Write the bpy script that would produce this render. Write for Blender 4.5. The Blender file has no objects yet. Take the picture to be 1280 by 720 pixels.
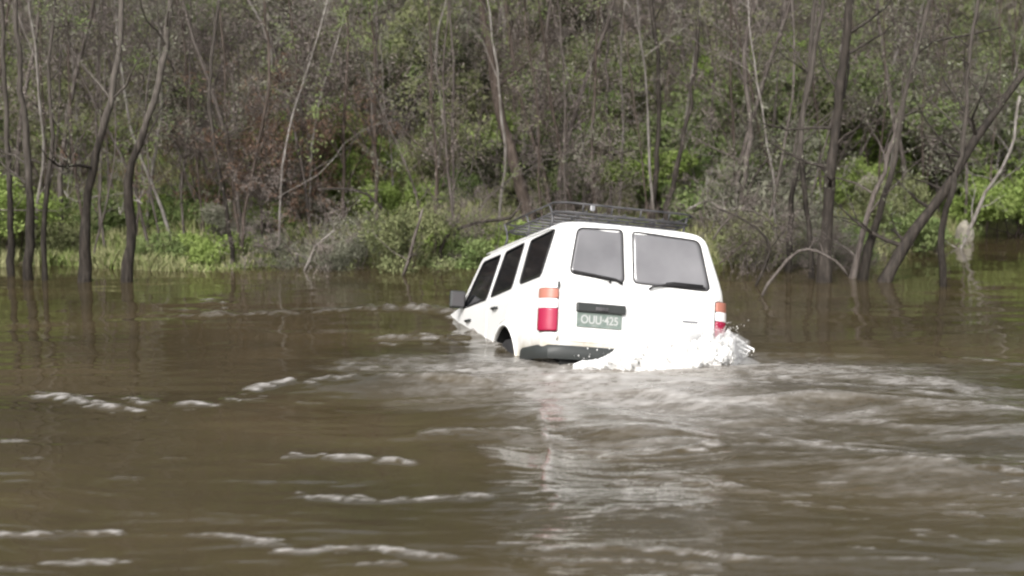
import bpy, bmesh, math, random
import numpy as np
from mathutils import Vector, Matrix, Euler
R = math.radians
sc = bpy.context.scene
col = sc.collection
random.seed(7); rng = np.random.default_rng(11)

# ------------------------------------------------------------------ camera, sky, sun, exposure
FPX, HCAM, VH = 2000.0, 2.67, 100.0            # focal length in photo pixels, eye height, horizon row
TILT = math.atan((360 - VH) / FPX)
cd = bpy.data.cameras.new('camera'); cam = bpy.data.objects.new('camera', cd); col.objects.link(cam)
cam.location = (0, 0, HCAM); cam.rotation_euler = (math.pi/2 - TILT, 0, 0)
cd.sensor_width = 36; cd.lens = 36 * FPX / 1280; cd.clip_start = .1; cd.clip_end = 600
cd.dof.use_dof = True; cd.dof.focus_distance = 15.6; cd.dof.aperture_fstop = 1.25
sc.camera = cam
w = bpy.data.worlds.new('World'); sc.world = w; w.use_nodes = True
nt = w.node_tree; nt.nodes.clear()
SUN_EL, SUN_AZ = 42, 200                        # degrees; azimuth from +Y clockwise: behind the camera, a little left
sky = nt.nodes.new('ShaderNodeTexSky'); sky.sky_type = 'NISHITA'; sky.sun_disc = False
sky.sun_elevation = R(SUN_EL); sky.sun_rotation = R(SUN_AZ); sky.air_density = 1.0; sky.dust_density = 6; sky.ozone_density = 1
hs = nt.nodes.new('ShaderNodeHueSaturation'); hs.inputs['Saturation'].default_value = .22
bg = nt.nodes.new('ShaderNodeBackground'); bg.inputs[1].default_value = .13
wo = nt.nodes.new('ShaderNodeOutputWorld')
nt.links.new(sky.outputs[0], hs.inputs['Color']); nt.links.new(hs.outputs[0], bg.inputs[0]); nt.links.new(bg.outputs[0], wo.inputs[0])
sd = bpy.data.lights.new('sun', 'SUN'); sd.energy = 1.5; sd.angle = R(14); sd.color = (1, .965, .92)
so = bpy.data.objects.new('sun', sd); col.objects.link(so)
sdir = Vector((math.sin(R(SUN_AZ))*math.cos(R(SUN_EL)), math.cos(R(SUN_AZ))*math.cos(R(SUN_EL)), math.sin(R(SUN_EL))))
so.rotation_euler = sdir.to_track_quat('Z', 'Y').to_euler(); so.location = sdir*50
vs = sc.view_settings; vs.view_transform = 'Standard'; vs.look = 'None'; vs.exposure = 0.92; vs.gamma = 1; vs.use_curve_mapping = False
sc.cycles.pixel_filter_type = 'BLACKMAN_HARRIS'; sc.cycles.filter_width = 2.3
sc.cycles.use_denoising = True; sc.cycles.max_bounces = 6; sc.cycles.caustics_reflective = False; sc.cycles.caustics_refractive = False

# ------------------------------------------------------------------ helpers
CR = np.array([[1,0,0],[0,math.cos(TILT),math.sin(TILT)],[0,-math.sin(TILT),math.cos(TILT)]])   # camera frame (x, forward, up) -> world
def ray(u, v):
    return CR @ np.array([(u-640)/FPX, 1, (360-v)/FPX])
def at(u, v, Y):                                # photo direction (u,v) at distance Y along the ground
    d = ray(u, v); t = Y/d[1]
    return Vector((d[0]*t, Y, HCAM + d[2]*t))
def onwater(u, v, z=0.0):
    d = ray(u, v); t = (z-HCAM)/d[2]
    return Vector((d[0]*t, d[1]*t, z))

def tag(o, label=None, cat=None, group=None, kind=None):
    if label: o['label'] = label
    if cat: o['category'] = cat
    if group: o['group'] = group
    if kind: o['kind'] = kind
    return o
def empty(name, loc=(0,0,0), rot=(0,0,0)):
    o = bpy.data.objects.new(name, None); col.objects.link(o); o.location = loc; o.rotation_euler = rot
    o.empty_display_size = .1
    return o
class MB:
    def __init__(s): s.v = []; s.f = []; s.n = 0
    def add(s, v, f):
        s.v.append(np.asarray(v, float).reshape(-1, 3)); n = s.n
        s.f.extend([tuple(i+n for i in q) for q in f]); s.n += len(s.v[-1])
    def tube(s, pts, rad, n=6, cap=True):
        pts = [Vector(p) for p in pts]; m = len(pts)
        if not hasattr(rad, '__len__'): rad = [rad]*m
        a = None; V = []
        for i, p in enumerate(pts):
            t = (pts[min(i+1, m-1)] - pts[max(i-1, 0)])
            if t.length < 1e-9: t = Vector((0,0,1))
            t.normalize()
            a = t.orthogonal() if a is None else a - t*a.dot(t)
            if a.length < 1e-6: a = t.orthogonal()
            a.normalize(); b = t.cross(a)
            for k in range(n):
                an = 2*math.pi*k/n
                V.append(p + (a*math.cos(an) + b*math.sin(an))*rad[i])
        F = [(i*n+k, i*n+(k+1)%n, (i+1)*n+(k+1)%n, (i+1)*n+k) for i in range(m-1) for k in range(n)]
        if cap: F += [tuple(range(n-1, -1, -1)), tuple((m-1)*n+k for k in range(n))]
        s.add([tuple(x) for x in V], F)
    def box(s, c, d, rot=None):
        v = np.array([[x, y, z] for x in (-.5,.5) for y in (-.5,.5) for z in (-.5,.5)])*np.array(d)
        if rot is not None: v = v @ np.array(Euler(rot).to_matrix()).T
        s.add(v + np.array(c), [(0,1,3,2),(4,6,7,5),(0,4,5,1),(2,3,7,6),(0,2,6,4),(1,5,7,3)])
    def mesh(s, name, smooth=False):
        me = bpy.data.meshes.new(name)
        V = np.concatenate(s.v) if s.v else np.zeros((0, 3))
        me.from_pydata(V.tolist(), [], s.f); me.validate()
        if smooth: me.polygons.foreach_set('use_smooth', [True]*len(me.polygons))
        return me
    def build(s, name, mat, parent=None, smooth=False, bevel=0):
        o = bpy.data.objects.new(name, s.mesh(name, smooth)); col.objects.link(o)
        o.data.materials.append(mat)
        if parent: o.parent = parent
        if bevel:
            b = o.modifiers.new('b', 'BEVEL'); b.width = bevel; b.segments = 2; b.limit_method = 'ANGLE'
        return o
def fastmesh(name, V, F, smooth=False):         # numpy arrays, all faces the same size
    V = np.ascontiguousarray(V, dtype=np.float32); F = np.ascontiguousarray(F, dtype=np.int32)
    me = bpy.data.meshes.new(name); k = F.shape[1]
    me.vertices.add(len(V)); me.vertices.foreach_set('co', V.ravel())
    me.loops.add(F.size); me.loops.foreach_set('vertex_index', F.ravel())
    me.polygons.add(len(F)); me.polygons.foreach_set('loop_start', np.arange(0, F.size, k, dtype=np.int32))
    me.polygons.foreach_set('loop_total', np.full(len(F), k, dtype=np.int32))
    if smooth: me.polygons.foreach_set('use_smooth', np.ones(len(F), bool))
    me.update(calc_edges=True); return me
def link(name, me, mat, parent=None):
    o = bpy.data.objects.new(name, me); col.objects.link(o); me.materials.append(mat)
    if parent: o.parent = parent
    return o

# smooth value noise (numpy), fixed lattice
_lat = np.random.default_rng(5).random((256, 256))
def vnoise(x, y):
    x = np.asarray(x, float); y = np.asarray(y, float)
    xi = np.floor(x).astype(int); yi = np.floor(y).astype(int); fx = x-xi; fy = y-yi
    fx = fx*fx*fx*(fx*(fx*6-15)+10); fy = fy*fy*fy*(fy*(fy*6-15)+10)
    g = lambda i, j: _lat[(xi+i) & 255, (yi+j) & 255]
    return (g(0,0)*(1-fx)+g(1,0)*fx)*(1-fy) + (g(0,1)*(1-fx)+g(1,1)*fx)*fy
def fbm(x, y, o=4, g=.5):
    s = 0; a = 1; t = 0
    for i in range(o):
        s = s + a*(vnoise(x*2**i+17.3*i, y*2**i+9.1*i)-.5)*2; t += a; a *= g
    return s/t

# ------------------------------------------------------------------ materials
def mat(name, base=(.5,.5,.5), rough=.5, spec=.5, metal=0, coat=0):
    m = bpy.data.materials.new(name); m.use_nodes = True
    b = m.node_tree.nodes['Principled BSDF']
    b.inputs['Base Color'].default_value = (*base, 1); b.inputs['Roughness'].default_value = rough
    b.inputs['Metallic'].default_value = metal; b.inputs['Specular IOR Level'].default_value = spec
    b.inputs['Coat Weight'].default_value = coat; b.inputs['Coat Roughness'].default_value = .05
    return m
def noisy(m, cols, scale=5, detail=6, bump=0, bscale=None, stretch=(1,1,1), coord='Object', pos=None):
    t = m.node_tree; N = t.nodes; L = t.links; b = N['Principled BSDF']
    tc = N.new('ShaderNodeTexCoord'); mp = N.new('ShaderNodeMapping'); mp.inputs['Scale'].default_value = stretch
    no = N.new('ShaderNodeTexNoise'); no.inputs['Scale'].default_value = scale; no.inputs['Detail'].default_value = detail
    cr = N.new('ShaderNodeValToRGB')
    L.new(tc.outputs[coord], mp.inputs[0]); L.new(mp.outputs[0], no.inputs['Vector']); L.new(no.outputs['Fac'], cr.inputs[0])
    el = cr.color_ramp.elements
    n = len(cols); ps = pos or [.3+.4*i/(n-1) for i in range(n)]
    el[0].position = ps[0]; el[0].color = (*cols[0], 1); el[1].position = ps[-1]; el[1].color = (*cols[-1], 1)
    for i in range(1, n-1): e = el.new(ps[i]); e.color = (*cols[i], 1)
    L.new(cr.outputs[0], b.inputs['Base Color'])
    if bump:
        n2 = N.new('ShaderNodeTexNoise'); n2.inputs['Scale'].default_value = bscale or scale*3; n2.inputs['Detail'].default_value = 6
        bp = N.new('ShaderNodeBump'); bp.inputs['Strength'].default_value = bump; bp.inputs['Distance'].default_value = .02
        L.new(mp.outputs[0], n2.inputs['Vector']); L.new(n2.outputs['Fac'], bp.inputs['Height']); L.new(bp.outputs[0], b.inputs['Normal'])
    return m, cr
def leafmat(name, cols, rough=.8):              # colour differs from leaf to leaf and from plant to plant
    m = mat(name, cols[0], rough, .15); t = m.node_tree; N = t.nodes; L = t.links; b = N['Principled BSDF']
    g = N.new('ShaderNodeNewGeometry'); oi = N.new('ShaderNodeObjectInfo'); cr = N.new('ShaderNodeValToRGB')
    no = N.new('ShaderNodeTexNoise'); no.inputs['Scale'].default_value = 1.3; no.inputs['Detail'].default_value = 3
    tc = N.new('ShaderNodeTexCoord'); L.new(tc.outputs['Object'], no.inputs['Vector'])
    a = N.new('ShaderNodeMath'); a.operation = 'MULTIPLY_ADD'; a.inputs[1].default_value = .45
    c = N.new('ShaderNodeMath'); c.operation = 'MULTIPLY_ADD'; c.inputs[1].default_value = .30
    L.new(g.outputs['Random Per Island'], a.inputs[0]); L.new(no.outputs['Fac'], a.inputs[2])
    L.new(oi.outputs['Random'], c.inputs[0]); L.new(a.outputs[0], c.inputs[2]); L.new(c.outputs[0], cr.inputs[0])
    el = cr.color_ramp.elements; n = len(cols)
    el[0].position = .4; el[0].color = (*cols[0], 1); el[1].position = 1.0; el[1].color = (*cols[-1], 1)
    for i in range(1, n-1): e = el.new(.4+.6*i/(n-1)); e.color = (*cols[i], 1)
    L.new(cr.outputs[0], b.inputs['Base Color'])
    b.inputs['Subsurface Weight'].default_value = 0
    tr = N.new('ShaderNodeBsdfTranslucent'); mx = N.new('ShaderNodeMixShader'); mx.inputs[0].default_value = .25
    out = N['Material Output']; L.new(cr.outputs[0], tr.inputs[0]); L.new(b.outputs[0], mx.inputs[1]); L.new(tr.outputs[0], mx.inputs[2]); L.new(mx.outputs[0], out.inputs[0])
    return m

M = {}
M['bark_grey'] = noisy(mat('bark_grey', rough=.9, spec=.2), [(.055,.045,.04),(.10,.085,.076),(.15,.132,.12)], 4, stretch=(6,6,1), bump=.6)[0]
M['bark_pale'] = noisy(mat('bark_pale', rough=.9, spec=.2), [(.12,.105,.092),(.20,.182,.165),(.30,.28,.26)], 4, stretch=(6,6,1), bump=.5)[0]
M['bark_dark'] = noisy(mat('bark_dark', rough=.75, spec=.3), [(.015,.012,.010),(.032,.026,.021),(.06,.05,.042)], 4, stretch=(6,6,1), bump=.7)[0]
M['bark_brown'] = noisy(mat('bark_brown', rough=.85, spec=.25), [(.04,.030,.024),(.075,.058,.048),(.12,.095,.08)], 4, stretch=(6,6,1), bump=.7)[0]
def flooded(name, low, high, mark):             # wet black foot below the old flood mark, dry bark above
    m, cr = noisy(mat(name, rough=.8, spec=.25), low, 4, stretch=(6,6,1), bump=.7); t = m.node_tree; N = t.nodes; L = t.links; b = N['Principled BSDF']
    c2 = N.new('ShaderNodeValToRGB'); el = c2.color_ramp.elements; el[0].position = .3; el[0].color = (*high[0], 1); el[1].position = .7; el[1].color = (*high[1], 1)
    no = [n for n in N if n.type == 'TEX_NOISE'][0]; tc = [n for n in N if n.type == 'TEX_COORD'][0]; L.new(no.outputs['Fac'], c2.inputs[0])
    sx = N.new('ShaderNodeSeparateXYZ'); L.new(tc.outputs['Object'], sx.inputs[0]); ad = N.new('ShaderNodeMath'); ad.operation = 'MULTIPLY_ADD'; ad.inputs[1].default_value = .9; L.new(no.outputs['Fac'], ad.inputs[0]); L.new(sx.outputs['Z'], ad.inputs[2])
    mr = N.new('ShaderNodeMapRange'); mr.inputs['From Min'].default_value = mark; mr.inputs['From Max'].default_value = mark+.7; L.new(ad.outputs[0], mr.inputs['Value'])
    mx = N.new('ShaderNodeMix'); mx.data_type = 'RGBA'; L.new(mr.outputs[0], mx.inputs['Factor']); L.new(cr.outputs[0], mx.inputs['A']); L.new(c2.outputs[0], mx.inputs['B']); L.new(mx.outputs['Result'], b.inputs['Base Color'])
    return m
M['bark_flood'] = flooded('bark_flood', [(.012,.010,.008),(.026,.021,.017),(.05,.042,.035)], [(.06,.052,.045),(.13,.115,.10)], 2.3)
M['bark_flood_dark'] = flooded('bark_flood_dark', [(.010,.008,.007),(.022,.018,.014),(.04,.034,.028)], [(.04,.034,.028),(.09,.078,.068)], 1.5)
M['twig_mauve'] = leafmat('twig_mauve', [(.085,.068,.058),(.165,.138,.123),(.26,.225,.205)], .8)
M['twig_rust'] = leafmat('twig_rust', [(.10,.06,.04),(.18,.11,.075),(.24,.16,.12)], .8)
M['leaf_grey'] = leafmat('leaf_grey', [(.08,.09,.06),(.145,.152,.105),(.23,.23,.175)])
M['leaf_olive'] = leafmat('leaf_olive', [(.06,.072,.034),(.12,.14,.062),(.20,.215,.105)])
M['leaf_green'] = leafmat('leaf_green', [(.07,.11,.035),(.14,.195,.068),(.22,.27,.11)])
M['leaf_bright'] = leafmat('leaf_bright', [(.10,.155,.038),(.18,.25,.06),(.27,.34,.11)])
M['leaf_shade'] = leafmat('leaf_shade', [(.016,.02,.010),(.032,.036,.018),(.06,.06,.035)])  # olive leaves with the shade of deep gaps put into their colour
M['grass'] = leafmat('grass', [(.10,.14,.045),(.20,.25,.08),(.34,.34,.18)])

# ------------------------------------------------------------------ terrain
def shore(x):                                    # distance of the far water's edge at x
    x = np.asarray(x, float)
    return 23.6 + .35*fbm(x*1.9, x*0+3, 3) + .5*np.sin(x*.55+1) + .35*np.sin(x*1.7) + 4.6/(1+np.exp(-(x-6.2)*1.6)) - .6/(1+np.exp((x+5)*1.5))
def ground(x, y):
    d = np.asarray(y, float) - shore(x)
    z = np.where(d < 0, d*.22, .16*np.minimum(d, 3) + .40*np.clip(d-3, 0, 40) + .2*np.clip(d-43, 0, 200))
    z = z + np.clip(d+.5, 0, 3)/3*(.35*fbm(x*.35, y*.35, 4) + .12*fbm(x*1.3+5, y*1.3, 3))
    near = 6.0 - np.asarray(y, float)            # the camera's own bank
    return np.maximum(np.where(d < 0, np.maximum(z, -2.2), z), np.where(near > 0, np.minimum(near*.45-.8, 1.0), -9))
def terrain():
    xs = np.concatenate([np.arange(-160, -20, 5), np.arange(-20, 20, .25), np.arange(20, 161, 5)])
    ys = np.concatenate([np.arange(-40, 20, 1.5), np.arange(20, 50, .25), np.arange(50, 260, 5)])
    X, Y = np.meshgrid(xs, ys); Z = ground(X, Y)
    V = np.stack([X, Y, Z], -1).reshape(-1, 3); nx, ny = len(xs), len(ys)
    i = (np.arange(ny-1)[:, None]*nx + np.arange(nx-1)).ravel()
    me = fastmesh('ground', V, np.stack([i, i+1, i+nx+1, i+nx], 1), True)
    m, _ = noisy(mat('soil', rough=1, spec=.1), [(.05,.04,.028),(.13,.105,.075),(.11,.145,.05),(.26,.235,.17)], .9, 8, bump=1, bscale=7, pos=[.3,.45,.56,.70])
    tag(link('ground', me, m), kind='structure')
terrain()

# ------------------------------------------------------------------ water (real waves; foam patches, some carrying painted car glints)
blob = lambda x, y, u, v, ru, rv: (lambda c, c2: np.exp(-((x-c.x)/(ru*c.y/FPX))**2 - ((y-c.y)/max(.05, c2))**2))(onwater(u, v), abs(onwater(u, v-rv).y-onwater(u, v+rv).y)/2)
STREAKS = [  # photo polyline -> water, width (m), strength, break-up
 ([(48,490),(90,499),(130,506),(190,504)],.13,.95,.9), ([(225,507),(258,506)],.07,.8,.3), ([(0,552),(40,548)],.05,.5,.6),
 ([(278,503),(312,491),(332,483),(362,480)],.09,.9,.45), ([(362,480),(440,478),(560,482),(620,488)],.10,.45,.6),
 ([(355,571),(440,572),(480,574),(517,581)],.035,.75,.35), ([(368,619),(466,623)],.03,.7,.3), ([(487,626),(545,623),(603,621)],.03,.75,.3),
 ([(-20,668),(40,668),(90,666),(148,663)],.06,.8,.5), ([(62,704),(120,703),(172,698)],.03,.75,.3), ([(-10,712),(36,713)],.03,.7,.3),
 ([(238,667),(290,668),(325,676),(350,679)],.05,.85,.45), ([(345,688),(380,688),(412,684)],.07,.95,.3), ([(420,686),(470,684),(510,692),(565,697)],.06,.9,.5), ([(440,705),(500,706)],.03,.6,.5),
 ([(540,539),(597,538)],.04,.45,.3), ([(190,394),(300,393),(440,387),(520,386),(572,391)],.09,.36,.9), ([(260,380),(280,381)],.12,.6,.3),
 ([(482,424),(590,420)],.12,.4,.5), ([(425,452),(520,450)],.10,.35,.5), ([(410,464),(500,462)],.07,.4,.6),
 ([(915,447),(1000,452),(1100,466),(1200,488),(1290,510)],.22,.5,.45), ([(1185,448),(1240,451),(1290,456)],.10,.5,.5), ([(1185,478),(1210,482),(1245,486)],.08,.6,.8),
 ([(955,545),(1080,560),(1180,580),(1290,590)],.12,.6,.7), ([(1100,582),(1190,590),(1290,600)],.10,.6,.6), ([(930,520),(1050,535),(1140,545)],.10,.4,.6),
 ([(765,543),(820,540),(890,546)],.10,.7,.5), ([(770,565),(850,563),(900,556)],.10,.6,.6), ([(640,500),(690,498),(720,505)],.14,.7,.6),  # last stroke: foam with a bright glint of the car painted in
 ([(672,520),(688,560),(682,600)],.07,.5,.8), ([(680,612),(700,625),(690,640)],.06,.6,.7), ([(640,540),(760,560),(830,590),(900,600)],.10,.35,.6),  # first two strokes: some foam, mostly the white car's reflection painted as foam
 ([(650,455),(760,458),(860,465),(960,468)],.30,.45,.5), ([(660,690),(760,684),(860,690),(930,700)],.07,.55,.6), ([(750,642),(830,638),(900,645)],.05,.5,.6),
 ([(760,605),(870,600),(960,612)],.06,.45,.6), ([(1180,638),(1220,642)],.03,.5,.3), ([(990,628),(1060,635)],.03,.5,.4), ([(680,705),(800,700),(900,712)],.08,.5,.7),
 ([(575,396),(610,424),(648,442),(690,449),(745,452)],.07,.8,.35), ([(900,462),(960,460),(1000,464)],.10,.8,.4),
]
_r = random.Random(3)
_B = []
for pl, wd, st, br in STREAKS:                   # each line of foam is a faint thread carrying many short flecks
    if pl[0][0] > 620 and pl[0][1] < 560 or wd > .2: _B.append((pl, wd, st*.85, br)); continue
    _B.append((pl, wd*.7, st*.42, br)); L_ = sum(math.dist(a, b) for a, b in zip(pl[:-1], pl[1:]))
    for k in range(int(L_/(8 if wd < .11 else 5))):
        t = _r.random()*(len(pl)-1); q = min(int(t), len(pl)-2); f = t-q; u = pl[q][0]*(1-f)+pl[q+1][0]*f; v = pl[q][1]*(1-f)+pl[q+1][1]*f
        v += _r.gauss(0, 1.6 if wd < .11 else 4.5); l = _r.uniform(3, 15)*(1 if wd < .11 else .6); sl = _r.uniform(-.12, .16)
        px = 2*FPX*HCAM/(v-VH)**2*0 + onwater(u, v-1).y-onwater(u, v).y
        _B.append(([(u-l, v-sl*l), (u, v+_r.uniform(-1, 1)), (u+l, v+sl*l)], px*_r.uniform(.8, 1.9), st*_r.uniform(.55, 1.05), .25))
STREAKS = _B
for k in range(34):
    u = _r.uniform(900, 1280) if k < 22 else _r.uniform(640, 900); v = _r.uniform(590, 722)
    l = _r.uniform(8, 26); STREAKS.append(([(u-l, v+_r.uniform(-2,2)), (u+l, v+_r.uniform(-2,2))], _r.uniform(.015,.035), _r.uniform(.3,.6), .5))
for k in range(16):
    u = _r.uniform(0, 600); v = _r.uniform(400, 600); l = _r.uniform(5, 14)
    STREAKS.append(([(u-l, v), (u+l, v+_r.uniform(-2,2))], _r.uniform(.02,.045), _r.uniform(.15,.35), .5))
def wakemask(x, y):
    b = lambda *a: blob(x, y, *a)
    return np.clip(1.0*b(760,480,170,45) + .9*b(1000,500,220,60) + .9*b(1230,540,200,70) + .75*b(780,600,170,90) + .6*b(900,690,330,60) + .5*b(560,462,150,30) + .6*b(1100,600,200,60), 0, 1.1)
def water():
    v = np.concatenate([np.arange(135, 250, 6), np.arange(250, 430, 1.6), np.arange(430, 780, 1.25)])
    ys = np.unique(np.concatenate([FPX*HCAM/(v-VH)]))[::1]
    ys = np.concatenate([np.arange(4, ys[0]-.1, .3), ys[ys < 48]])
    xs = np.concatenate([np.arange(-150, -12, 4), np.arange(-12, -9.2, .2), np.arange(-9.2, 9.8, .026), np.arange(9.8, 14, .2), np.arange(14, 151, 4)])
    X, Y = np.meshgrid(xs, ys); wk = wakemask(X, Y)
    wx = X + .35*fbm(X*.5, Y*.5, 3); wy = Y + .35*fbm(X*.5+40, Y*.5, 3)
    Z = .012*fbm(wx*.55, wy*1.1, 3) + .0055*fbm(wx*1.3, wy*4.2, 3) + .0022*fbm(wx*3, wy*10, 2)
    ridg = lambda n: 1-np.abs(n)*2
    a1 = 1.15*wx*.35 + wy*1.0
    wf = np.clip((ys[:, None]-8.2)/4, .35, 1)
    Z = Z + wk*wf*(.036*np.sin(a1*3.3 + 2.2*fbm(wx*.5, wy*.6, 2)) + .030*fbm(wx*.45, wy*2.0, 4, .5) + .013*fbm(wx*1.3, wy*6, 3) + .045*np.sin(a1*1.5 + 1.8*fbm(wx*.3+3, wy*.4, 2)))
    cr_ = 1-np.abs(fbm(wx*.5+8, wy*2.6+2, 3))*2.2; Z = Z + wk*wf*.03*np.clip(cr_-.45, 0, 1)
    # pressure humps of the wake and the hollow behind the car
    Z = Z + .07*blob(X,Y,1060,487,170,22) - .05*blob(X,Y,1130,520,150,14) + .05*blob(X,Y,1180,585,150,14) + .05*blob(X,Y,480,482,120,9) - .03*blob(X,Y,500,505,120,10)
    foam = np.zeros_like(Z)
    nA = fbm(X*3.1, Y*6.5, 4, .6); nB = fbm(X*9+3, Y*16, 3, .6)
    for pl, wd, st, br in STREAKS:
        P = [onwater(*q) for q in pl]; x0 = min(p.x for p in P)-4*wd; x1 = max(p.x for p in P)+4*wd; y0 = min(p.y for p in P)-4*wd; y1 = max(p.y for p in P)+4*wd
        ix = slice(*np.searchsorted(xs, [x0, x1])); iy = slice(*np.searchsorted(ys, [y0, y1]))
        x = X[iy, ix]; y = Y[iy, ix]; best = np.full(x.shape, 1e9)
        if x.size == 0: continue
        yy = y + wd*1.2*fbm(x*2.3+pl[0][0], y*1.0, 4, .7)
        tot = (P[-1]-P[0]).length; acc = 0
        for a, b in zip(P[:-1], P[1:]):
            dx, dy = b.x-a.x, b.y-a.y; t = np.clip(((x-a.x)*dx+(yy-a.y)*dy)/(dx*dx+dy*dy), 0, 1)
            best = np.minimum(best, np.hypot(x-a.x-t*dx, yy-a.y-t*dy))
        wloc = wd*.8*(.35+1.0*vnoise(x*3.7+pl[0][1], y*.7))
        cut = np.clip((fbm(x*4.2+pl[0][0], y*3.1, 3, .6)*1.6+.62-.55*br)/.3, 0, 1)
        f = st*np.exp(-(best/wloc)**2)*np.clip(1.15 - br*1.1 + br*2.1*(.5+nA[iy, ix]*.9) , 0, 1.2)*cut
        foam[iy, ix] = np.maximum(foam[iy, ix], f)
        Z[iy, ix] += .014*min(1, wd/.08)*np.exp(-(best/(wloc*1.6))**2)
    near = np.clip((Y-10.2)/3.5, 0, 1)
    veil = np.clip(wk*(.10 + .5*np.clip(fbm(X*1.1, Y*5, 4, .6)+.05, 0, 1) + .75*np.clip(cr_-.55, 0, 1)), 0, .55)*(.35+.65*near)
    veil = veil + .62*blob(X,Y,790,484,165,40)*(.9+.2*nA) + .22*blob(X,Y,1050,462,190,14) + .22*blob(X,Y,560,462,110,16)
    foam = np.maximum(foam, veil)
    foam = np.clip(foam*(.85+.7*nB), 0, 1)
    V = np.stack([X, Y, Z], -1).reshape(-1, 3); nx, ny = len(xs), len(ys)
    i = (np.arange(ny-1)[:, None]*nx + np.arange(nx-1)).ravel()
    me = fastmesh('river_water', V, np.stack([i, i+1, i+nx+1, i+nx], 1), True)
    at_ = me.attributes.new('foam', 'FLOAT', 'POINT'); at_.data.foreach_set('value', foam.ravel().astype(np.float32))
    a2 = me.attributes.new('churn', 'FLOAT', 'POINT'); a2.data.foreach_set('value', wk.ravel().astype(np.float32))
    m = mat('muddy_water', (.085,.066,.040), .06, .5); b = m.node_tree.nodes['Principled BSDF']; N = m.node_tree.nodes; L = m.node_tree.links
    b.inputs['IOR'].default_value = 1.33
    A = N.new('ShaderNodeAttribute'); A.attribute_name = 'foam'; C = N.new('ShaderNodeAttribute'); C.attribute_name = 'churn'
    tc = N.new('ShaderNodeTexCoord')
    def nz(scale, st, det=4):
        mp = N.new('ShaderNodeMapping'); mp.inputs['Scale'].default_value = st; L.new(tc.outputs['Object'], mp.inputs[0])
        n = N.new('ShaderNodeTexNoise'); n.inputs['Scale'].default_value = scale; n.inputs['Detail'].default_value = det; L.new(mp.outputs[0], n.inputs['Vector']); return n
    # mud clouds in the water
    n1 = nz(.35, (1,1.6,1)); cr = N.new('ShaderNodeValToRGB'); L.new(n1.outputs['Fac'], cr.inputs[0])
    cr.color_ramp.elements[0].position = .35; cr.color_ramp.elements[0].color = (.034,.027,.0135,1); cr.color_ramp.elements[1].position = .65; cr.color_ramp.elements[1].color = (.058,.044,.023,1)
    # foam cover: the streak strength cut by bubbly noise
    n2 = nz(13, (1,2,1), 7)
    ad = N.new('ShaderNodeMath'); ad.operation = 'MULTIPLY_ADD'; ad.inputs[1].default_value = 1.7; L.new(n2.outputs['Fac'], ad.inputs[0]); ad.inputs[2].default_value = -.85
    s1 = N.new('ShaderNodeMath'); s1.operation = 'ADD'; L.new(A.outputs['Fac'], s1.inputs[0])
    mul = N.new('ShaderNodeMath'); mul.operation = 'MULTIPLY'; L.new(ad.outputs[0], mul.inputs[0]); L.new(A.outputs['Fac'], mul.inputs[1]); L.new(mul.outputs[0], s1.inputs[1])
    mr = N.new('ShaderNodeMapRange'); mr.inputs['From Min'].default_value = .06; mr.inputs['From Max'].default_value = .95; L.new(s1.outputs[0], mr.inputs['Value'])
    mx = N.new('ShaderNodeMix'); mx.data_type = 'RGBA'; L.new(mr.outputs[0], mx.inputs['Factor']); L.new(cr.outputs[0], mx.inputs['A']); mx.inputs['B'].default_value = (.34,.325,.31,1)
    L.new(mx.outputs['Result'], b.inputs['Base Color'])
    rr = N.new('ShaderNodeMapRange'); rr.inputs['To Min'].default_value = .035; rr.inputs['To Max'].default_value = .6; L.new(mr.outputs[0], rr.inputs['Value']); L.new(rr.outputs[0], b.inputs['Roughness'])
    n3 = nz(2.6, (1,2.6,1), 5); n4 = nz(9, (1,2.2,1), 3)
    bs = N.new('ShaderNodeMapRange'); bs.inputs['To Min'].default_value = .045; bs.inputs['To Max'].default_value = .5; L.new(C.outputs['Fac'], bs.inputs['Value'])
    b1 = N.new('ShaderNodeBump'); b1.inputs['Distance'].default_value = .04; L.new(bs.outputs[0], b1.inputs['Strength']); L.new(n3.outputs['Fac'], b1.inputs['Height'])
    b2 = N.new('ShaderNodeBump'); b2.inputs['Distance'].default_value = .012; L.new(bs.outputs[0], b2.inputs['Strength']); L.new(n4.outputs['Fac'], b2.inputs['Height']); L.new(b1.outputs[0], b2.inputs['Normal'])
    L.new(b2.outputs[0], b.inputs['Normal'])
    tag(link('river_water', me, m), kind='structure')
water()

# ------------------------------------------------------------------ the car (x right, y forward, z up; tail face at y=0)
M['white_paint'] = mat('white_paint', (.80,.80,.79), .28, .5, coat=.4)
def mud(m):
    t = m.node_tree; N = t.nodes; L = t.links; b = N['Principled BSDF']; tc = N.new('ShaderNodeTexCoord'); sx = N.new('ShaderNodeSeparateXYZ'); L.new(tc.outputs['Object'], sx.inputs[0])
    no = N.new('ShaderNodeTexNoise'); no.inputs['Scale'].default_value = 5; no.inputs['Detail'].default_value = 8; L.new(tc.outputs['Object'], no.inputs['Vector'])
    ad = N.new('ShaderNodeMath'); ad.operation = 'MULTIPLY_ADD'; ad.inputs[1].default_value = .55; L.new(no.outputs['Fac'], ad.inputs[0]); L.new(sx.outputs['Z'], ad.inputs[2])
    mr = N.new('ShaderNodeMapRange'); mr.inputs['From Min'].default_value = .78; mr.inputs['From Max'].default_value = 1.04; L.new(ad.outputs[0], mr.inputs['Value'])
    mx = N.new('ShaderNodeMix'); mx.data_type = 'RGBA'; L.new(mr.outputs[0], mx.inputs['Factor']); mx.inputs['A'].default_value = (.40,.35,.26,1); mx.inputs['B'].default_value = (.80,.80,.79,1); L.new(mx.outputs['Result'], b.inputs['Base Color'])
mud(M['white_paint'])
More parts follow.
